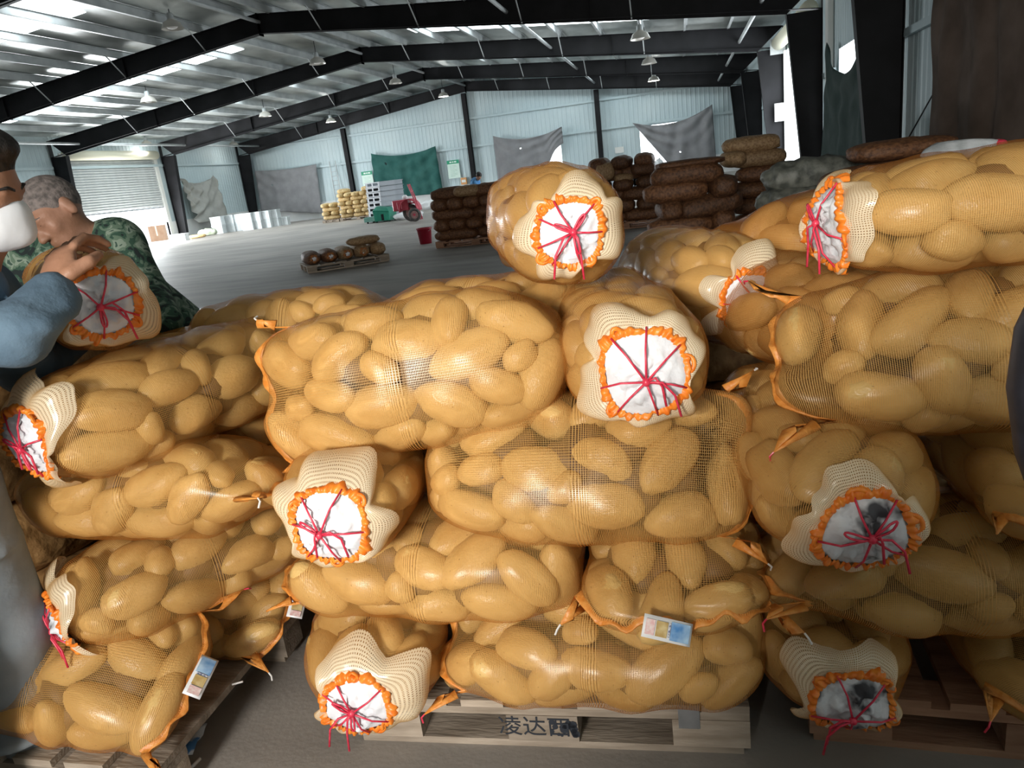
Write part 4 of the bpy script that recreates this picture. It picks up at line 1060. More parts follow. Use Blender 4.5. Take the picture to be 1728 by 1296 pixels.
# dim sacks that close the gap behind the front rows
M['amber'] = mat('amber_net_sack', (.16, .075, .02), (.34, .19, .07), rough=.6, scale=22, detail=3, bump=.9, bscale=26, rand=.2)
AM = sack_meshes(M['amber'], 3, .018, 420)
kk = 0
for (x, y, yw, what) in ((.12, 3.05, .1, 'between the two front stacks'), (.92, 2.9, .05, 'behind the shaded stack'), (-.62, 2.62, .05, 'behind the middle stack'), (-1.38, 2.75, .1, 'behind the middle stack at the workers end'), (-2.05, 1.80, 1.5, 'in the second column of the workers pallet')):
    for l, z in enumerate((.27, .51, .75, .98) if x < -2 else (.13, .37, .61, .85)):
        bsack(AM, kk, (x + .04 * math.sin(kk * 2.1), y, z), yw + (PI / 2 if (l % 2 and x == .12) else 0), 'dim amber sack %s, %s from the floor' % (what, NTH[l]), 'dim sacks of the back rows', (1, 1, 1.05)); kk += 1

# unseen pallet of sacks, added behind the photographer to shade the lower layers
pallet('added wooden pallet under the shade casting sacks behind the photographer', (-.52, -1.38, 0), 0, 1.5, 1.0, M['wood'])
for l in range(5):
    for i in range(2):
        if l % 2 == 0: bsack(AM, l + i, (.23, -1.13 + .45 * i, .27 + .25 * l), .04, 'added amber shade casting sack lengthwise behind the photographer, %s layer, %s row' % (NTH[l], NTH[i]), 'shade casting sacks added behind the photographer', (1.72, 1.1, 1.15))
        else: bsack(AM, l + i, (-.12 + .72 * i, -.95, .27 + .25 * l), PI / 2, 'added amber shade casting sack crosswise behind the photographer, %s layer, %s along' % (NTH[l], NTH[i]), 'shade casting sacks added behind the photographer', (1.1, 1.75, 1.15))

# ------------------------------------------------------------------ things along the far walls
M['foam'] = mat('pale_grey_foam_box', (.52, .56, .57), (.64, .68, .69), rough=.7, scale=3, rand=.12)
M['card'] = mat('brown_cardboard', (.36, .21, .13), (.42, .26, .17), rough=.8, scale=4)
M['crate'] = mat('grey_plastic_crate', (.34, .37, .41), (.42, .45, .49), rough=.5, scale=3)
M['green'] = mat('green_painted_steel', (.01, .20, .13), (.02, .26, .17), rough=.4, scale=3)
M['red_paint'] = mat('red_machine_paint', (.42, .04, .07), (.52, .07, .10), rough=.4, scale=4)
M['rubber'] = mat('dusty_rubber', (.05, .045, .045), (.12, .11, .10), rough=.85, scale=12)
M['white_bag'] = mat('white_woven_plastic', (.74, .76, .77), (.84, .85, .86), rough=.55, scale=9, bump=.5, bscale=12)
M['green_sack'] = mat('pale_green_sack', (.40, .46, .34), (.55, .60, .47), rough=.7, scale=9, bump=.6, bscale=14)
mb = MB(); mb.box(-.31, .31, -.24, .24, 0, .40); bodyme = mb.mesh('box_body')
mb = MB(); mb.box(-.33, .33, -.26, .26, .402, .47); lidme = mb.mesh('lid')
mb = MB()
for x in (-.2, 0, .2): mb.box(x - .05, x + .05, -.252, -.241, .05, .36)
ribme = mb.mesh('rib_panel')
def foam_box(loc, rz, label):
    e = empty('foam_box', loc, (0, 0, rz), label, 'box', 'grey foam boxes in rows')
    for n_, me in (('box_body', bodyme), ('lid', lidme), ('rib_panel', ribme)): link(n_, me, M['foam'], e)
k = 0
for col_, (px, py, nh) in enumerate([(372, 394, 2), (392, 391, 2), (408, 389, 2), (422, 388, 2), (437, 386, 2), (452, 384, 2), (466, 382, 2), (480, 380, 1), (382, 386, 3), (400, 384, 3), (418, 382, 2), (436, 380, 2), (455, 377, 3), (470, 376, 2)]):
    b_ = at_z(px, py, 0)
    for h in range(nh):
        row = 'front' if col_ < 8 else 'back'; ord_ = ['first', 'second', 'third', 'fourth', 'fifth', 'sixth', 'seventh', 'eighth'][col_ if col_ < 8 else col_ - 8]
        foam_box((b_[0], b_[1], .475 * h), .12 + .05 * math.sin(col_ * 3), 'grey foam box, %s row, %s stack from the shutter, %s layer' % (row, ord_, ['floor', 'middle', 'top'][h]))
def at_floor(px, py): return at_z(px, py, 0)
p = at_floor(272, 406); e = empty('cardboard_box', tuple(p), (0, 0, .35), 'tall brown cardboard box by the column next to the roller shutter', 'box')
mb = MB(); mb.box(-.42, .42, -.40, .40, 0, .86); mb.link('carton', M['card'], e); mb = MB(); mb.box(-.425, .425, -.04, .04, .861, .866); mb.box(-.04, .04, -.406, -.401, .3, .86); mb.link('tape', mat('pale_tape', (.75, .62, .48), rough=.4), e)
p = at_floor(304, 407); e = empty('white_crate', tuple(p), (0, 0, .2), 'low white box on the floor beside the cardboard box', 'box')
mb = MB(); mb.box(-.42, .42, -.25, .25, 0, .32); mb.link('box_body', M['white_bag'], e); mb = MB(); mb.box(-.44, .44, -.27, .27, .321, .37); mb.link('lid', M['white_bag'], e)
GS = sack_meshes(M['green_sack'], 2, .022, 380); WS = sack_meshes(M['white_bag'], 3, .03, 390)
for (px, py, z, sc, lab) in ((352, 398, .2, (1.2, 1.2, 1.5), 'pale green sack slumped before the gathered tarpaulin'), (325, 396, .2, (1.0, 1, 1.2), 'mottled green bundle beside the low white box'), (338, 390, .45, (.8, .9, 1), 'dark green bundle on the heap below the gathered tarpaulin')):
    p = at_floor(px, py); bsack(GS, int(px), (p[0], p[1], z), .5, lab, 'bundles below the tarpaulin', sc, name='bundle')
p = at_floor(333, 402); bsack(TN, 1, (p[0], p[1], .1), .3, 'flat orange net sack on the floor before the green bundles', None, (1.2, 1, .8))
p = at_floor(503, 367); bsack(WS, 0, (p[0], p[1], .52), .2, 'white woven sack standing upright before the grey cloth', None, (.62, 1.2, 4.0), name='woven_sack')
mb_w = [(520, 364, (2.4, 1.6, 1.6), 'wide white plastic sheeting heap under the grey shade cloth'), (545, 356, (1.4, 1.5, 2.6), 'white covered heap beside the ladder foot'), (690, 370, (1.5, 1.2, 1.3), 'white plastic bundle under the red walking tractor'), (735, 352, (2.0, 1.5, 2.0), 'white sheeting heap right under the green tarpaulin corner')]
for i, (px, py, sc, lab) in enumerate(mb_w):
    p = at_floor(px, py); bsack(WS, i, (p[0], p[1], .11 * sc[2]), .1, lab.replace('right under', 'just under'), None, sc, name='sheeting_heap')
# grey crate tower
p = at_z(655, 372, 0); mb = MB()
w, d, h = .52, .62, .205
for (x0, x1, y0, y1) in ((-w, -w + .02, -d, d), (w - .02, w, -d, d), (-w, w, d - .02, d)): mb.box(x0, x1, y0, y1, 0, h)
mb.box(-w, w, -d, -d + .02, 0, .05); mb.box(-w, w, -d, -d + .02, h - .045, h)
for x in (-w + .09, -.02, w - .09): mb.box(x - .045, x + .045, -d, -d + .02, .05, h - .045)
mb.box(-w, w, -d, d, 0, .015); shell = mb.mesh('crate_shell'); mb = MB(); mb.box(-w - .02, w + .02, -d - .02, -d, h - .03, h - .002); mb.box(-w - .02, w + .02, d, d + .02, h - .03, h - .002); mb.box(-w - .02, -w, -d, d, h - .03, h - .002); mb.box(w, w + .02, -d, d, h - .03, h - .002); rimme = mb.mesh('rim')
for i in range(8):
    e = empty('plastic_crate', (p[0] + .012 * i, p[1], .21 * i), (0, 0, -.55), 'grey slotted plastic crate, %s of the crate tower' % ['bottom', 'second from the floor', 'third from the floor', 'fourth from the floor', 'fourth from the top', 'third from the top', 'second from the top', 'topmost'][i], 'crate', 'crates of the grey tower')
    link('crate_shell', shell, M['crate'], e); link('rim', rimme, M['crate'], e)
# green hopper
p = at_z(650, 374, 0); e = empty('green_hopper', tuple(p), (0, 0, -.1), 'green steel hopper on the floor before the grey crate tower', 'hopper')
mb = MB(); mb.hexa([(-.30, -.35, .05), (.42, -.35, .05), (.42, .35, .05), (-.30, .35, .05), (-.36, -.35, .5), (.44, -.35, .42), (.44, .35, .42), (-.36, .35, .5)]); mb.link('tub', M['green'], e, bevel=.02)
mb = MB(); mb.hexa([(-.36, -.36, .5), (.44, -.36, .42), (.44, .36, .42), (-.36, .36, .5), (-.18, -.25, .68), (.28, -.25, .60), (.28, .25, .60), (-.18, .25, .68)]); mb.link('lid', M['green'], e, bevel=.02)
mb = MB(); mb.box(-.85, -.33, -.3, .3, .06, .26); mb.link('chute', mat('pale_green_steel', (.16, .36, .30), (.22, .42, .36), rough=.5), e, bevel=.01)
mb = MB(); [mb.box(x - .03, x + .03, y - .03, y + .03, 0, .06) for x in (-.7, -.25, .36) for y in (-.25, .25)]; mb.link('feet', M['black'], e)
mb = MB(); mb.box(.04, .16, -.358, -.351, .08, .34); mb.link('hatch', M['black'], e)
# red walking tractor
p = at_z(704, 373, 0); e = empty('walking_tractor', tuple(p), (0, 0, 0), 'red walking tractor with upright handles in front of the green tarpaulin', 'tractor')
mb = MB(); mb.box(-.95, -.30, .05, .50, .45, .86); mb.box(-.75, -.55, -.0, .05, .5, .8); mb.link('engine_hood', M['red_paint'], e, bevel=.04)
mb = MB(); n = 12; vs = []
for i in range(n):
    a = PI * i / (n - 1)
    for (r_x, yy) in ((.42, -.05), (.42, .45)): vs.append((-.28 - r_x * math.cos(a) * .9, yy, .40 + .45 * math.sin(a)))
mb.add(vs, [(2 * i, 2 * i + 1, 2 * i + 3, 2 * i + 2) for i in range(n - 1)]); o = mb.link('fender', M['red_paint'], e, True); o.modifiers.new('t', 'SOLIDIFY').thickness = .03
for yy in (-.12, .08):
    mb = MB(); mb.tube([(.20, yy, .05), (.12, yy, .45), (.02, yy, .95), (-.12, yy, 1.42)], .028, 7); mb.link('handle_bar', M['red_paint'], e, True)
mb = MB(); mb.tube([(-.02, -.12, 1.15), (-.02, .08, 1.15)], .02, 6); mb.tube([(.1, -.12, .5), (.1, .08, .5)], .02, 6); mb.tube([(-.3, .2, .7), (.1, -.02, .7)], .03, 6); mb.link('cross_bar', M['red_paint'], e, True)
def wheel(x, y, z, R_, parent, nm='wheel'):
    mb = MB(); mb.tube([(x + R_ * .78 * math.cos(t), y, z + R_ * .78 * math.sin(t)) for t in np.linspace(0, 2 * PI, 28, endpoint=False)], R_ * .22, 10, closed=True); o = mb.link(nm, M['rubber'], parent, True)
    mb = MB(); mb.tube([(x, y - .03, z), (x, y + .03, z)], R_ * .58, 20); mb.link('rim', mat('dusty_red_rim', (.30, .16, .15), (.42, .28, .26), rough=.7), o); mb = MB(); mb.tube([(x, y - .06, z), (x, y + .05, z)], R_ * .2, 12); mb.link('hub', M['red_paint'], o)
wheel(.02, -.22, .26, .26, e); wheel(-.28, .2, .34, .34, e)
mb = MB(); mb.lathe([(.001, 0), (.09, 0), (.11, .1), (.06, .16), (.001, .17)], 14, c=(-.45, .25, .87)); mb.link('fuel_cap', M['white_bag'], e, True)
# ladder
a, b_ = at_y(563, 286, YN - .35), at_y(578, 331, YN - .6); L_ = empty('ladder', (0, 0, 0), label='slim grey ladder leaning on the end wall beside the grey cloth', cat='ladder'); w = .2
b_ = np.array([a[0] + .25, YN - .9, .02]); t = a - b_
for s in (-1, 1):
    mb = MB(); mb.tube([b_ + np.array([s * w, 0, 0]), a + np.array([s * w, 0, .5])], .03, 6); mb.link('rail', M['purlin'], L_)
for i in range(1, 11):
    q = b_ + t * i / 10.5; mb = MB(); mb.tube([q + np.array([-w, 0, 0]), q + np.array([w, 0, 0])], .02, 6); mb.link('rung', M['purlin'], L_)
# notice boards
M['poster'] = mat('pale_green_notice', (.62, .78, .70), (.70, .84, .76), rough=.4, scale=2); M['poster_head'] = mat('green_notice_header', (.02, .30, .16), rough=.4)
M['poster_txt'] = mat('faint_notice_print', (.36, .55, .45), rough=.5)
for x0, x1, z0, z1, lab in ((-19.33, -18.6, 1.42, 2.50, 'pale notice board with green header on the ladder side of the green tarpaulin'), (-13.70, -12.95, 1.45, 2.50, 'pale notice board with green header between the green tarpaulin and a column')):
    e = empty('notice_board', (x0, YN - .12, z0), label=lab, cat='notice')
    mb = MB(); mb.box(0, x1 - x0, 0, .02, 0, z1 - z0); mb.link('panel', M['poster'], e)
    mb = MB(); mb.box(0.0, x1 - x0, -.006, -.001, (z1 - z0) * .8, z1 - z0); hd = mb.link('header', M['poster_head'], e)
    mb = MB(); mb.box(.16, .30, -.009, -.007, (z1 - z0) * .86, (z1 - z0) * .94); mb.box(.34, .42, -.009, -.007, (z1 - z0) * .86, (z1 - z0) * .94); mb.box(.46, .60, -.009, -.007, (z1 - z0) * .86, (z1 - z0) * .94); mb.link('header_print', M['poster'], hd)
    mb = MB(); [mb.box(.14, .14 + (.44 if i % 3 else .3), -.005, -.001, z, z + .02) for i, z in enumerate(np.linspace(.12, .72, 9))]; mb.link('print_lines', M['poster_txt'], e)
mb = MB(); mb.box(-3.6, -3.1, YN - .09, YN - .07, 1.72, 2.05); tag(mb.link('paper_notice', M['white_trim']), 'small white paper notice on the end wall near the bright tall doorway', 'notice')
mb = MB(); mb.box(-12.95, -12.6, YN - .2, YN - .05, 1.02, 1.42); o = mb.link('switch_box', mat('orange_box', (.62, .30, .10), (.7, .36, .14), rough=.5)); tag(o, 'small orange box on the white wall base near a column', 'box'); mb = MB(); mb.box(-12.9, -12.65, YN - .21, YN - .201, 1.15, 1.3); mb.link('label_plate', M['white_trim'], o)
mb = MB(); mb.box(3.3, 3.7, 28.6, 28.62, 2.0, 2.6); o = mb.link('paper_notice', M['white_trim']); tag(o, 'white paper sheet beside the bright open side door', 'notice')
# heaped bundles and scooters' covers beyond the stacks
M['bluegrey'] = mat('blue_grey_cover', (.30, .36, .42), (.46, .52, .58), rough=.6, scale=6, bump=.5, bscale=9); BG_ = sack_meshes(M['bluegrey'], 2, .03, 400)
for i, (px, py, sc, ms, lab) in enumerate([(1030, 276, (.7, .9, 2.4), WS, 'white bundle heaped at the far wall, column side'), (1048, 277, (.7, 1, 2.0), BG_, 'blue grey covered bundle beside the white one at the far wall'), (1064, 276, (.6, 1, 2.4), WS, 'pale bundle with upright scraps, middle of the far heap'), (1078, 275, (.8, 1, 2.4), BG_, 'blue grey heap under the bright tall doorway'), (1096, 272, (.7, 1, 3.0), BR, 'dark bundle in front of the bright tall doorway'), (1112, 272, (.7, 1, 2.8), WS, 'white bundle just before the tall brown stack'), (880, 300, (1.2, 1, 2.4), WS, 'white bundle below the triangular doorway gap'), (842, 303, (.5, .8, 1.6), BR, 'small dark bundle on the white wall base by the column')]):
    p = at_y(px, py, 38.0); bsack(ms, i, (p[0], 38.0, max(.2, p[2] - .25)), .2 * i, lab, 'bundles at the far wall', sc, name='bundle')
    mb = MB(); bz = max(.2, p[2] - .25) - .1 * sc[2]
    if bz > .1:
        mb.box(p[0] - .35, p[0] + .35, 37.7, 38.3, 0, bz); o = mb.link('stone_block', M['bluegrey'], None, bevel=.05); tag(o, 'grey block carrying the ' + lab.split(',')[0], 'block')

# ------------------------------------------------------------------ people
def surface_nets(f, org, h):
    s = f < 0; sh_ = f.shape
    c = np.zeros([n - 1 for n in sh_], int); off = [(i, j, k) for i in (0, 1) for j in (0, 1) for k in (0, 1)]
    sl = lambda a, o: a[o[0]:sh_[0] - 1 + o[0], o[1]:sh_[1] - 1 + o[1], o[2]:sh_[2] - 1 + o[2]]
    for o in off: c += sl(s, o)
    act = (c > 0) & (c < 8); I = np.argwhere(act); idx = -np.ones(act.shape, int); idx[act] = np.arange(len(I))
    acc = np.zeros((len(I), 3)); cnt = np.zeros(len(I))
    for a in off:
        for ax in range(3):
            if a[ax]: continue
            b = list(a); b[ax] = 1
            fa = f[I[:, 0] + a[0], I[:, 1] + a[1], I[:, 2] + a[2]]; fb = f[I[:, 0] + b[0], I[:, 1] + b[1], I[:, 2] + b[2]]
            m = (fa < 0) != (fb < 0); t = np.where(m, fa / np.where(m, fa - fb, 1), 0)
            p = np.tile(np.array(a, float), (len(I), 1)); p[:, ax] += t; acc[m] += p[m]; cnt[m] += 1
    V = (I + acc / cnt[:, None]) * h + org; F = []
    for ax in range(3):
        u, v = (ax + 1) % 3, (ax + 2) % 3
        a = [slice(None)] * 3; b = [slice(None)] * 3; a[ax] = slice(0, -1); b[ax] = slice(1, None)
        E = np.argwhere(s[tuple(a)] != s[tuple(b)]); E = E[(E[:, u] > 0) & (E[:, v] > 0) & (E[:, u] < sh_[u] - 1) & (E[:, v] < sh_[v] - 1)]
        fl = s[E[:, 0], E[:, 1], E[:, 2]]
        q = []
        for du, dv in ((1, 1), (0, 1), (0, 0), (1, 0)):
            e = E.copy(); e[:, u] -= du; e[:, v] -= dv; q.append(idx[e[:, 0], e[:, 1], e[:, 2]])
        q = np.stack(q, 1); q[~fl] = q[~fl][:, ::-1]; F.append(q)
    return V, np.concatenate(F)
def sdf_mesh(name, prims, h, m, parent, smooth=2):
    lo = np.min([np.minimum(np.array(p[1]) - max(np.ravel(p[3])), np.array(p[2] if p[0] == 'c' else p[1]) - max(np.ravel(p[3]))) for p in prims], 0) - 3 * h
    hi = np.max([np.maximum(np.array(p[1]) + max(np.ravel(p[3])), np.array(p[2] if p[0] == 'c' else p[1]) + max(np.ravel(p[3]))) for p in prims], 0) + 3 * h
    n = np.ceil((hi - lo) / h).astype(int) + 1
    f = np.full(n, 9.0, np.float32)
    ax = [lo[i] + np.arange(n[i]) * h for i in range(3)]
    for p in prims:
        k = p[4] if len(p) > 4 else .02
        R_ = max(np.ravel(p[3])) + k + 4 * h + (.0)
        a = np.array(p[1], float); b = np.array(p[2], float) if p[0] == 'c' else a
        l = np.minimum(a, b) - R_; g = np.maximum(a, b) + R_
        i0 = np.maximum(0, np.floor((l - lo) / h).astype(int)); i1 = np.minimum(n, np.ceil((g - lo) / h).astype(int) + 1)
        X = np.stack(np.meshgrid(*[ax[i][i0[i]:i1[i]] for i in range(3)], indexing='ij'), -1)
        if p[0] == 'c':
            ab = b - a; t = np.clip(((X - a) @ ab) / (ab @ ab + 1e-9), 0, 1); ra, rb = p[3]
            d = np.linalg.norm(X - a - t[..., None] * ab, axis=-1) - (ra + (rb - ra) * t)
        else:   # ellipsoid: centre, 3x3 axes (rows), radii
            q = (X - a) @ np.array(p[2]).T; r_ = np.array(p[3]); kq = np.linalg.norm(q / r_, axis=-1); kk = np.linalg.norm(q / (r_ * r_), axis=-1)
            d = kq * (kq - 1) / np.maximum(kk, 1e-6)
        S_ = tuple(slice(i0[i], i1[i]) for i in range(3)); o = f[S_]
        if k < 0:   # carve
            f[S_] = np.maximum(o, -d)
        else:
            hh = np.clip(.5 + .5 * (o - d) / k, 0, 1); f[S_] = o + (d - o) * hh - k * hh * (1 - hh)
    V, F = surface_nets(f, lo, h)
    o = link(name, mesh_np(name, V, F), m, parent, True)
    if smooth:
        sm = o.modifiers.new('smooth', 'SMOOTH'); sm.factor = .5; sm.iterations = smooth
    return o
def basis(fw, up):
    fw = np.array(fw, float); fw /= np.linalg.norm(fw); up = np.array(up, float); up -= fw * (up @ fw); up /= np.linalg.norm(up)
    return np.stack([fw, np.cross(up, fw), up])   # forward, side, up
def head(c, fw, up, s=1.0):
    B = basis(fw, up); P = lambda f, l, u: np.array(c) + (B[0] * f + B[1] * l + B[2] * u) * s
    E = lambda f, l, u, r, k=.02: ('e', P(f, l, u), B, np.array(r) * s, k)
    pr = [E(-.012, 0, .035, (.098, .078, .092)), E(.03, 0, -.035, (.062, .058, .075), .03), E(.05, 0, -.088, (.030, .030, .026), .03), E(.055, 0, .018, (.038, .06, .03), .02),
          ('c', P(.088, 0, .005), P(.108, 0, -.030), (.009 * s, .014 * s), .012), E(.098, .014, -.034, (.010, .008, .008), .008), E(.098, -.014, -.034, (.010, .008, .008), .008),
          E(.086, 0, -.058, (.012, .024, .007), .008), E(.083, 0, -.070, (.012, .021, .007), .008), E(.082, .030, .022, (.012, .020, .006), .010), E(.082, -.030, .022, (.012, .020, .006), .010),
          E(.058, .043, -.022, (.022, .020, .022), .015), E(.058, -.043, -.022, (.022, .020, .022), .015)]
    for sd in (1, -1):
        pr += [E(.080, sd * .031, .004, (.011, .015, .008), .004), E(-.012, sd * .080, -.005, (.020, .009, .034), .008), E(-.012, sd * .084, -.02, (.012, .008, .016), .006)]
    return pr, P, B
def hand(w, d, side, nrm, curl=.6, s=1.0):
    """palm and five unequal bent fingers from wrist w along d; nrm = back of the hand"""
    d = np.array(d, float); d /= np.linalg.norm(d); nrm = np.array(nrm, float); nrm -= d * (d @ nrm); nrm /= np.linalg.norm(nrm); sv = np.cross(nrm, d) * side
    pr = [('e', np.array(w) + d * .05 * s, np.stack([d, sv, nrm]), np.array([.055, .042, .018]) * s, .02)]
    for i, (o, ln) in enumerate(((-.033, .070), (-.011, .082), (.011, .078), (.032, .060))):
        a = np.array(w) + d * .092 * s + sv * o * s; cur = d.copy(); r_ = .0095 * s
        for j, fr in enumerate((.45, .32, .23)):
            an = curl * (.6 + .5 * j); cur2 = cur * math.cos(an) - nrm * math.sin(an); b = a + cur2 * ln * fr * s * 1.15
            pr.append(('c', a, b, (r_, r_ * .92), .006)); a, r_ = b, r_ * .92
            nn = nrm * math.cos(an) + cur * math.sin(an); cur = cur2; 
    a = np.array(w) + d * .025 * s - sv * .036 * s; b = a + (d * .6 - sv * .55 - nrm * .35) * .042 * s; c = b + (d * .85 - nrm * .5) * .035 * s
    pr += [('c', a, b, (.014 * s, .012 * s), .012), ('c', b, c, (.0115 * s, .009 * s), .006)]
    return pr
def skin_mat(name, c1, c2): return mat(name, c1, c2, rough=.5, scale=14, bump=.15, bscale=90, spec=.4)
M['skin1'] = skin_mat('tanned_skin', (.34, .17, .10), (.42, .22, .14)); M['skin2'] = skin_mat('weathered_skin', (.30, .15, .09), (.40, .21, .14))
M['hair'] = mat('black_hair', (.012, .010, .010), (.03, .025, .022), rough=.55, scale=60, bump=.6)
M['hair_grey'] = mat('cropped_grey_hair', (.10, .085, .08), (.24, .20, .185), rough=.8, scale=60, bump=.5)
M['denim'] = mat('blue_grey_work_jacket', (.085, .14, .20), (.12, .19, .26), rough=.9, scale=12, bump=.5, bscale=30)
M['trouser'] = mat('grey_work_trousers', (.20, .235, .265), (.27, .305, .33), rough=.9, scale=7, bump=.5, bscale=16)
M['dark_cloth'] = mat('dark_trousers', (.03, .035, .045), rough=.9)
M['maskw'] = mat('white_face_mask', (.82, .84, .88), rough=.85, scale=20, bump=.2)
M['shoe'] = mat('dark_shoe', (.04, .035, .03), rough=.6)
M['eye'] = mat('dark_eye', (.02, .015, .012), rough=.2)
def camo_mat():
    m, nt, b, out = new_mat('green_camouflage'); N, L = nt.nodes, nt.links
    tc = N.new('ShaderNodeTexCoord'); n1 = N.new('ShaderNodeTexNoise'); n1.inputs['Scale'].default_value = 21; n1.inputs['Detail'].default_value = 2.5; n1.inputs['Distortion'].default_value = .8; L.new(tc.outputs['Object'], n1.inputs['Vector'])
    cr = N.new('ShaderNodeValToRGB'); cr.color_ramp.interpolation = 'CONSTANT'; e = cr.color_ramp.elements; e[0].position = 0; e[0].color = (.012, .02, .02, 1); e[1].position = .42; e[1].color = (.03, .075, .05, 1)
    x = e.new(.50); x.color = (.11, .17, .12, 1); x = e.new(.58); x.color = (.22, .28, .22, 1); x = e.new(.66); x.color = (.04, .08, .06, 1)
    L.new(n1.outputs['Fac'], cr.inputs[0]); L.new(cr.outputs[0], b.inputs['Base Color']); b.inputs['Roughness'].default_value = .9
    return m
M['camo'] = camo_mat()

# worker in the blue jacket, leaning over the sack he holds
A = lambda px, py, y: at_y(px, py, y)
e1 = empty('person', (-1.70, 1.12, 0), label='worker in blue grey jacket and white face mask gripping the carried sack', cat='person')
def P1(x, y, z): return np.array([x, y, z]) - np.array([-1.70, 1.12, 0])
hc = A(-62, 322, 1.2) - np.array([-1.70, 1.12, 0])
hp, HP, HB = head(hc, (.84, .36, -.36), (.30, 0, .95), 1.0)
org1 = np.array([-1.70, 1.12, 0])
pel, chest = P1(-1.68, 1.10, .88), P1(-1.56, 1.12, 1.22)
shn, shf = P1(-1.535, .96, 1.265), P1(-1.52, 1.29, 1.275)
elb, wr, hd = A(28, 566, 1.14) - org1, A(92, 492, 1.26) - org1, A(100, 446, 1.31) - org1
elf, wrf = P1(-1.62, 1.46, 1.08), P1(-1.66, 1.66, 1.10)
neck = hc + np.array([-.05, -.02, -.14])
legs = [(P1(-1.68, 1.02, .86), P1(-1.69, .99, .46), P1(-1.74, .99, .08)), (P1(-1.68, 1.20, .86), P1(-1.69, 1.24, .46), P1(-1.74, 1.26, .08))]
body = hp + [('c', neck, hc + HB[2] * -.02, (.058, .055), .03), ('c', chest, neck, (.10, .06), .05), ('c', pel, chest, (.12, .13), .05), ('c', shn, shf, (.06, .06), .05),
    ('c', shn, elb, (.05, .042), .03), ('c', elb, wr, (.042, .028), .02), ('c', shf, elf, (.05, .042), .03), ('c', elf, wrf, (.042, .028), .02)]
for h_, k_, f_ in legs: body += [('c', h_, k_, (.085, .06), .04), ('c', k_, f_, (.06, .04), .02), ('c', f_ + np.array([-.02, 0, -.04]), f_ + np.array([.15, 0, -.05]), (.035, .03), .02)]
body += hand(wr, hd - wr, 1, (-.15, -.75, .55), .75, 1.15) + hand(wrf, (.1, .5, .25), -1, (0, .5, .8), .6)
sdf_mesh('body', body, .0062, M['skin1'], e1)
jk = [('c', pel + np.array([0, 0, .02]), chest, (.165, .17), .06), ('c', shn, shf, (.075, .08), .06), ('c', chest, neck - np.array([.0, 0, .05]), (.13, .075), .06), ('c', shn, elb, (.070, .058), .03), ('c', elb, wr + (elb - wr) * .06, (.060, .047), .02), ('c', shf, elf, (.085, .072), .05), ('c', elf, wrf, (.072, .048), .02)]
for (a, b_) in ((shn, elb), (elb, wr)):
    for q in (.3, .55, .8):
        c_ = a + (b_ - a) * q + rng.normal(0, .012, 3); jk.append(('e', c_, np.eye(3), np.array([.054, .056, .024]) + rng.uniform(0, .012), .012))
sdf_mesh('jacket', jk, .011, M['denim'], e1, 1)
tr = [('e', pel, np.eye(3), np.array([.155, .19, .13]), .05)]
for h_, k_, f_ in legs:
    tr += [('c', h_, k_, (.118, .10), .05), ('c', k_, f_ + np.array([0, 0, .04]), (.10, .085), .03)]
    for q in (.2, .35, .5, .7, .85): tr.append(('e', h_ + (f_ - h_) * q + rng.normal(0, .012, 3), np.eye(3), np.array([.105, .105, .025]), .02))
sdf_mesh('trousers', tr, .012, M['trouser'], e1, 1)
for h_, k_, f_ in legs:
    sdf_mesh('shoe', [('c', f_ + np.array([-.03, 0, -.035]), f_ + np.array([.15, 0, -.045]), (.045, .04), .02)], .012, M['shoe'], e1, 1)
hr = [('e', HP(-.022, 0, .05), HB, np.array([.104, .086, .094]), .01), ('e', HP(.03, 0, .10), HB, np.array([.06, .062, .033]), .02), ('e', HP(.10, 0, -.045), HB, np.array([.075, .12, .105]), -1)]
sdf_mesh('hair', hr, .007, M['hair'], e1, 1)
mk = [('e', HP(.058, 0, -.048), HB, np.array([.062, .064, .058]), .01), ('c', HP(.088, 0, -.02), HP(.105, 0, -.055), (.028, .026), .02)]
sdf_mesh('face_mask', mk, .0065, M['maskw'], e1, 2)
mb = MB()
for sd in (1, -1): mb.tube([HP(.05, sd * .070, -.03), HP(.0, sd * .088, -.005), HP(-.03, sd * .086, .01)], .002, 4)
mb.link('mask_strap', M['maskw'], e1)
for sd in (1, -1): mb = MB(); mb.ell(HP(.0865 * .95, sd * .031, .004), (.008, .008, .005), 8, 6); mb.link('eye', M['eye'], e1, True)
for sd in (1, -1): mb = MB(); mb.tube([HP(.092, sd * .014, .026), HP(.090, sd * .032, .033), HP(.076, sd * .050, .026)], .005, 5, flat=.7); mb.link('eyebrow', M['hair'], e1, True)

# worker in camouflage, head bowed, holding the other end of the sack
org2 = np.array([-2.12, 2.62, 0]); e2 = empty('person', tuple(org2), label='worker in green camouflage jacket with cropped grey hair bowing his head', cat='person')
Q = lambda px, py, y: at_y(px, py, y) - org2
hc = Q(97, 363, 2.22)
hp, HP, HB = head(hc, (-.20, -.88, -.50), (-.42, -.30, .86), 1.02)
neck = hc + np.array([.06, .10, -.13])
sl_, sr_ = Q(198, 412, 2.34), Q(38, 432, 2.30)
chest = (sl_ + sr_) / 2 + np.array([0, .06, -.12]); pel = np.array([0, 0, .88])
el, er = Q(252, 500, 2.30), np.array([-.28, -.42, 1.08])
wl, wr2 = np.array([.42, -.52, 1.06]), np.array([.12, -.62, 1.13])
lg = [(np.array([-.1, 0, .86]), np.array([-.11, -.05, .46]), np.array([-.11, .03, .08])), (np.array([.1, 0, .86]), np.array([.11, -.05, .46]), np.array([.11, .03, .08]))]
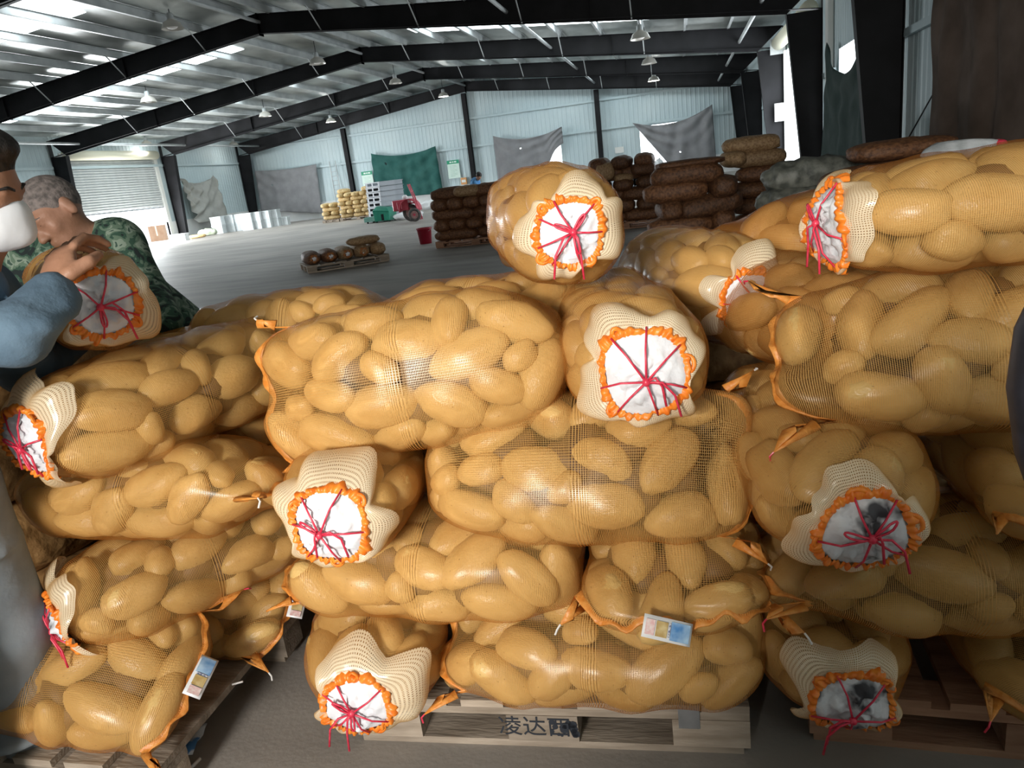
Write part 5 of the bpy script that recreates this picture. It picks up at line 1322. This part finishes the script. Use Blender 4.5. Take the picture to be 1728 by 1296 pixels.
body = hp + [('c', neck, hc - HB[2] * .03, (.056, .055), .03), ('c', chest, neck, (.10, .06), .05), ('c', pel, chest, (.12, .13), .05), ('c', sl_, sr_, (.055, .055), .05), ('c', sl_, el, (.048, .04), .03), ('c', el, wl, (.04, .028), .02), ('c', sr_, er, (.048, .04), .03), ('c', er, wr2, (.04, .028), .02)]
for h_, k_, f_ in lg: body += [('c', h_, k_, (.085, .06), .04), ('c', k_, f_, (.06, .04), .02), ('c', f_ + np.array([0, .02, -.04]), f_ + np.array([0, -.15, -.05]), (.035, .03), .02)]
body += hand(wl, (-.4, -.6, .3), 1, (.5, 0, .8), .6) + hand(wr2, (.3, -.6, .3), -1, (-.5, 0, .8), .6)
sdf_mesh('body', body, .0065, M['skin2'], e2)
jk = [('c', pel + np.array([0, 0, .02]), chest, (.165, .175), .06), ('c', sl_, sr_, (.085, .085), .09), ('c', chest, neck - np.array([0, -.02, .05]), (.14, .08), .08), ('c', sl_, el, (.088, .074), .05), ('c', el, wl, (.072, .05), .02), ('c', sr_, er, (.085, .07), .05), ('c', er, wr2, (.07, .048), .02)]
sdf_mesh('camouflage_jacket', jk, .012, M['camo'], e2, 2)
mb = MB(); mb.tube([neck + np.array([.075 * math.cos(t), .07 * math.sin(t), -.03 + .02 * math.sin(t)]) for t in np.linspace(0, 2 * PI, 20, endpoint=False)], .016, 6, closed=True); mb.link('collar', M['camo'], e2, True)
tr = [('e', pel, np.eye(3), np.array([.17, .15, .13]), .05)]
for h_, k_, f_ in lg: tr += [('c', h_, k_, (.11, .09), .05), ('c', k_, f_, (.09, .075), .03)]
sdf_mesh('trousers', tr, .014, M['dark_cloth'], e2, 1)
for h_, k_, f_ in lg: sdf_mesh('shoe', [('c', f_ + np.array([0, .03, -.035]), f_ + np.array([0, -.15, -.045]), (.045, .04), .02)], .014, M['shoe'], e2, 1)
hr = [('e', HP(-.016, 0, .042), HB, np.array([.100, .080, .092]) * 1.035, .01), ('e', HP(.115, 0, -.055), HB, np.array([.085, .14, .115]), -1)]
sdf_mesh('cropped_hair', hr, .006, M['hair_grey'], e2, 1)
for sd in (1, -1): mb = MB(); mb.ell(HP(.084, sd * .031, .003), (.008, .008, .003), 8, 6); mb.link('eye', M['eye'], e2, True)
for sd in (1, -1): mb = MB(); mb.tube([HP(.094, sd * .012, .024), HP(.092, sd * .032, .030), HP(.078, sd * .050, .023)], .0042, 5, flat=.7); mb.link('eyebrow', M['hair_grey'], e2, True)
# far person in blue stooping behind the mid hall stack
p = at_y(803, 307, 24.0); org3 = np.array([p[0], 24.0, 0]); e3 = empty('person', tuple(org3), label='small person in blue jacket stooping behind the mid hall stack', cat='person')
q = p - org3; hc = q + np.array([.14, -.1, .16]); hp, HP, HB = head(hc, (.6, -.5, -.5), (.4, 0, .9)); pel = np.array([-.12, 0, .86]); ch = q + np.array([-.02, 0, -.02])
body = hp + [('c', ch + np.array([.05, 0, .06]), hc, (.06, .05), .03), ('c', pel, ch, (.12, .13), .05), ('c', ch + np.array([0, -.16, 0]), ch + np.array([.2, -.2, -.28]), (.05, .04), .03), ('c', ch + np.array([0, .16, 0]), ch + np.array([.2, .2, -.28]), (.05, .04), .03)]
for s in (-1, 1): body += [('c', pel + np.array([0, s * .1, 0]), np.array([-.06, s * .1, .45]), (.085, .06), .04), ('c', np.array([-.06, s * .1, .45]), np.array([-.12, s * .1, .05]), (.06, .04), .02), ('c', np.array([-.12, s * .1, .035]), np.array([.06, s * .1, .03]), (.035, .03), .02)]
body += hand(ch + np.array([.2, -.2, -.28]), (.3, 0, -.8), 1, (.8, 0, .3), .3) + hand(ch + np.array([.2, .2, -.28]), (.3, 0, -.8), -1, (.8, 0, .3), .3)
sdf_mesh('body', body, .012, M['skin1'], e3)
sdf_mesh('jacket', [('c', pel, ch, (.16, .17), .05), ('c', ch + np.array([0, -.16, 0]), ch + np.array([.19, -.2, -.26]), (.08, .06), .05), ('c', ch + np.array([0, .16, 0]), ch + np.array([.19, .2, -.26]), (.08, .06), .05)], .016, mat('bright_blue_jacket', (.05, .20, .45), (.10, .30, .58), rough=.8, scale=8), e3)
sdf_mesh('trousers', [('c', pel + np.array([0, s * .1, 0]), np.array([-.06, s * .1, .45]), (.115, .09), .04) for s in (-1, 1)] + [('c', np.array([-.06, s * .1, .45]), np.array([-.12, s * .1, .1]), (.09, .07), .03) for s in (-1, 1)], .018, M['dark_cloth'], e3)
sdf_mesh('hair', [('e', HP(-.02, 0, .05), HB, np.array([.105, .088, .095]) * 1.04, .01), ('e', HP(.11, 0, -.05), HB, np.array([.08, .13, .11]), -1)], .012, M['hair'], e3)

# teal cloth sack lying by the worker's foot, dark rag behind it
p = at_z(128, 1284, .05); mb = MB(); mb.ell((0, 0, 0), (.12, .09, .05), 20, 12); v = np.array(mb.v); v += .010 * np.sin(v @ np.array([[50, 20, 10], [15, 60, 20], [30, 10, 70]])); mb.v = [tuple(q) for q in v]
o = mb.link('teal_rag', mat('teal_woven_rag', (.10, .22, .21), (.28, .36, .33), rough=.9, scale=30, bump=.6), None, True); o.location = p; tag(o, 'crumpled teal rag on the floor at the worker\'s foot', 'rag')
p = at_z(150, 1240, .03); mb = MB(); mb.ell((0, 0, 0), (.13, .10, .03), 20, 10); v = np.array(mb.v); v += .008 * np.sin(v @ np.array([[50, 20, 10], [15, 60, 20], [30, 10, 70]])); mb.v = [tuple(q) for q in v]
o = mb.link('dark_rag', mat('dark_brown_rag', (.04, .035, .03), (.09, .08, .07), rough=.9, scale=18, bump=.6), None, True); o.location = p; tag(o, 'flat dark rag under the front workers sack', 'rag')
# black rubber grip of a hand truck reaching in at the frame edge
top = at_y(1757, 560, .62); mid = at_y(1748, 655, .62); low = at_y(1755, 760, .62)
e = empty('hand_truck', (low[0] + .03, .62, 0), label='black hand truck, its padded handle just entering beside the large yellow sack', cat='hand truck'); o_ = np.array([low[0] + .03, .62, 0])
mb = MB(); mb.tube([np.array(q) - o_ for q in (low + np.array([.035, 0, -.10]), low + np.array([.012, 0, -.04]), low, mid, top, top + np.array([.012, 0, .04]), top + np.array([.05, 0, .07]))], [.014, .016, .018, .020, .018, .016, .012], 12); mb.link('padded_handle', mat('black_foam_grip', (.008, .008, .012), (.02, .02, .03), rough=.6, scale=40), e, True)
for dx in (.07, .40):
    mb = MB(); mb.tube([(dx, 0, 1.2), (dx, .02, .15)], .014, 8); mb.link('rail', M['black'], e, True)
mb = MB(); mb.tube([np.array(top + np.array([.05, 0, .07])) - o_, (.20, 0, 1.30), (.40, 0, 1.2)], .012, 8); [mb.tube([(.07, .01, z), (.40, .01, z)], .010, 6) for z in (.3, .6, .9)]; mb.tube([np.array(low + np.array([.035, 0, -.10])) - o_, (.07, .005, .9)], .012, 8); mb.link('cross_bar', M['black'], e, True)
mb = MB(); mb.box(.03, .44, -.20, .03, .0, .012); mb.link('toe_plate', M['black'], e)
wheel(.03, .10, .12, .12, e); wheel(.44, .10, .12, .12, e)
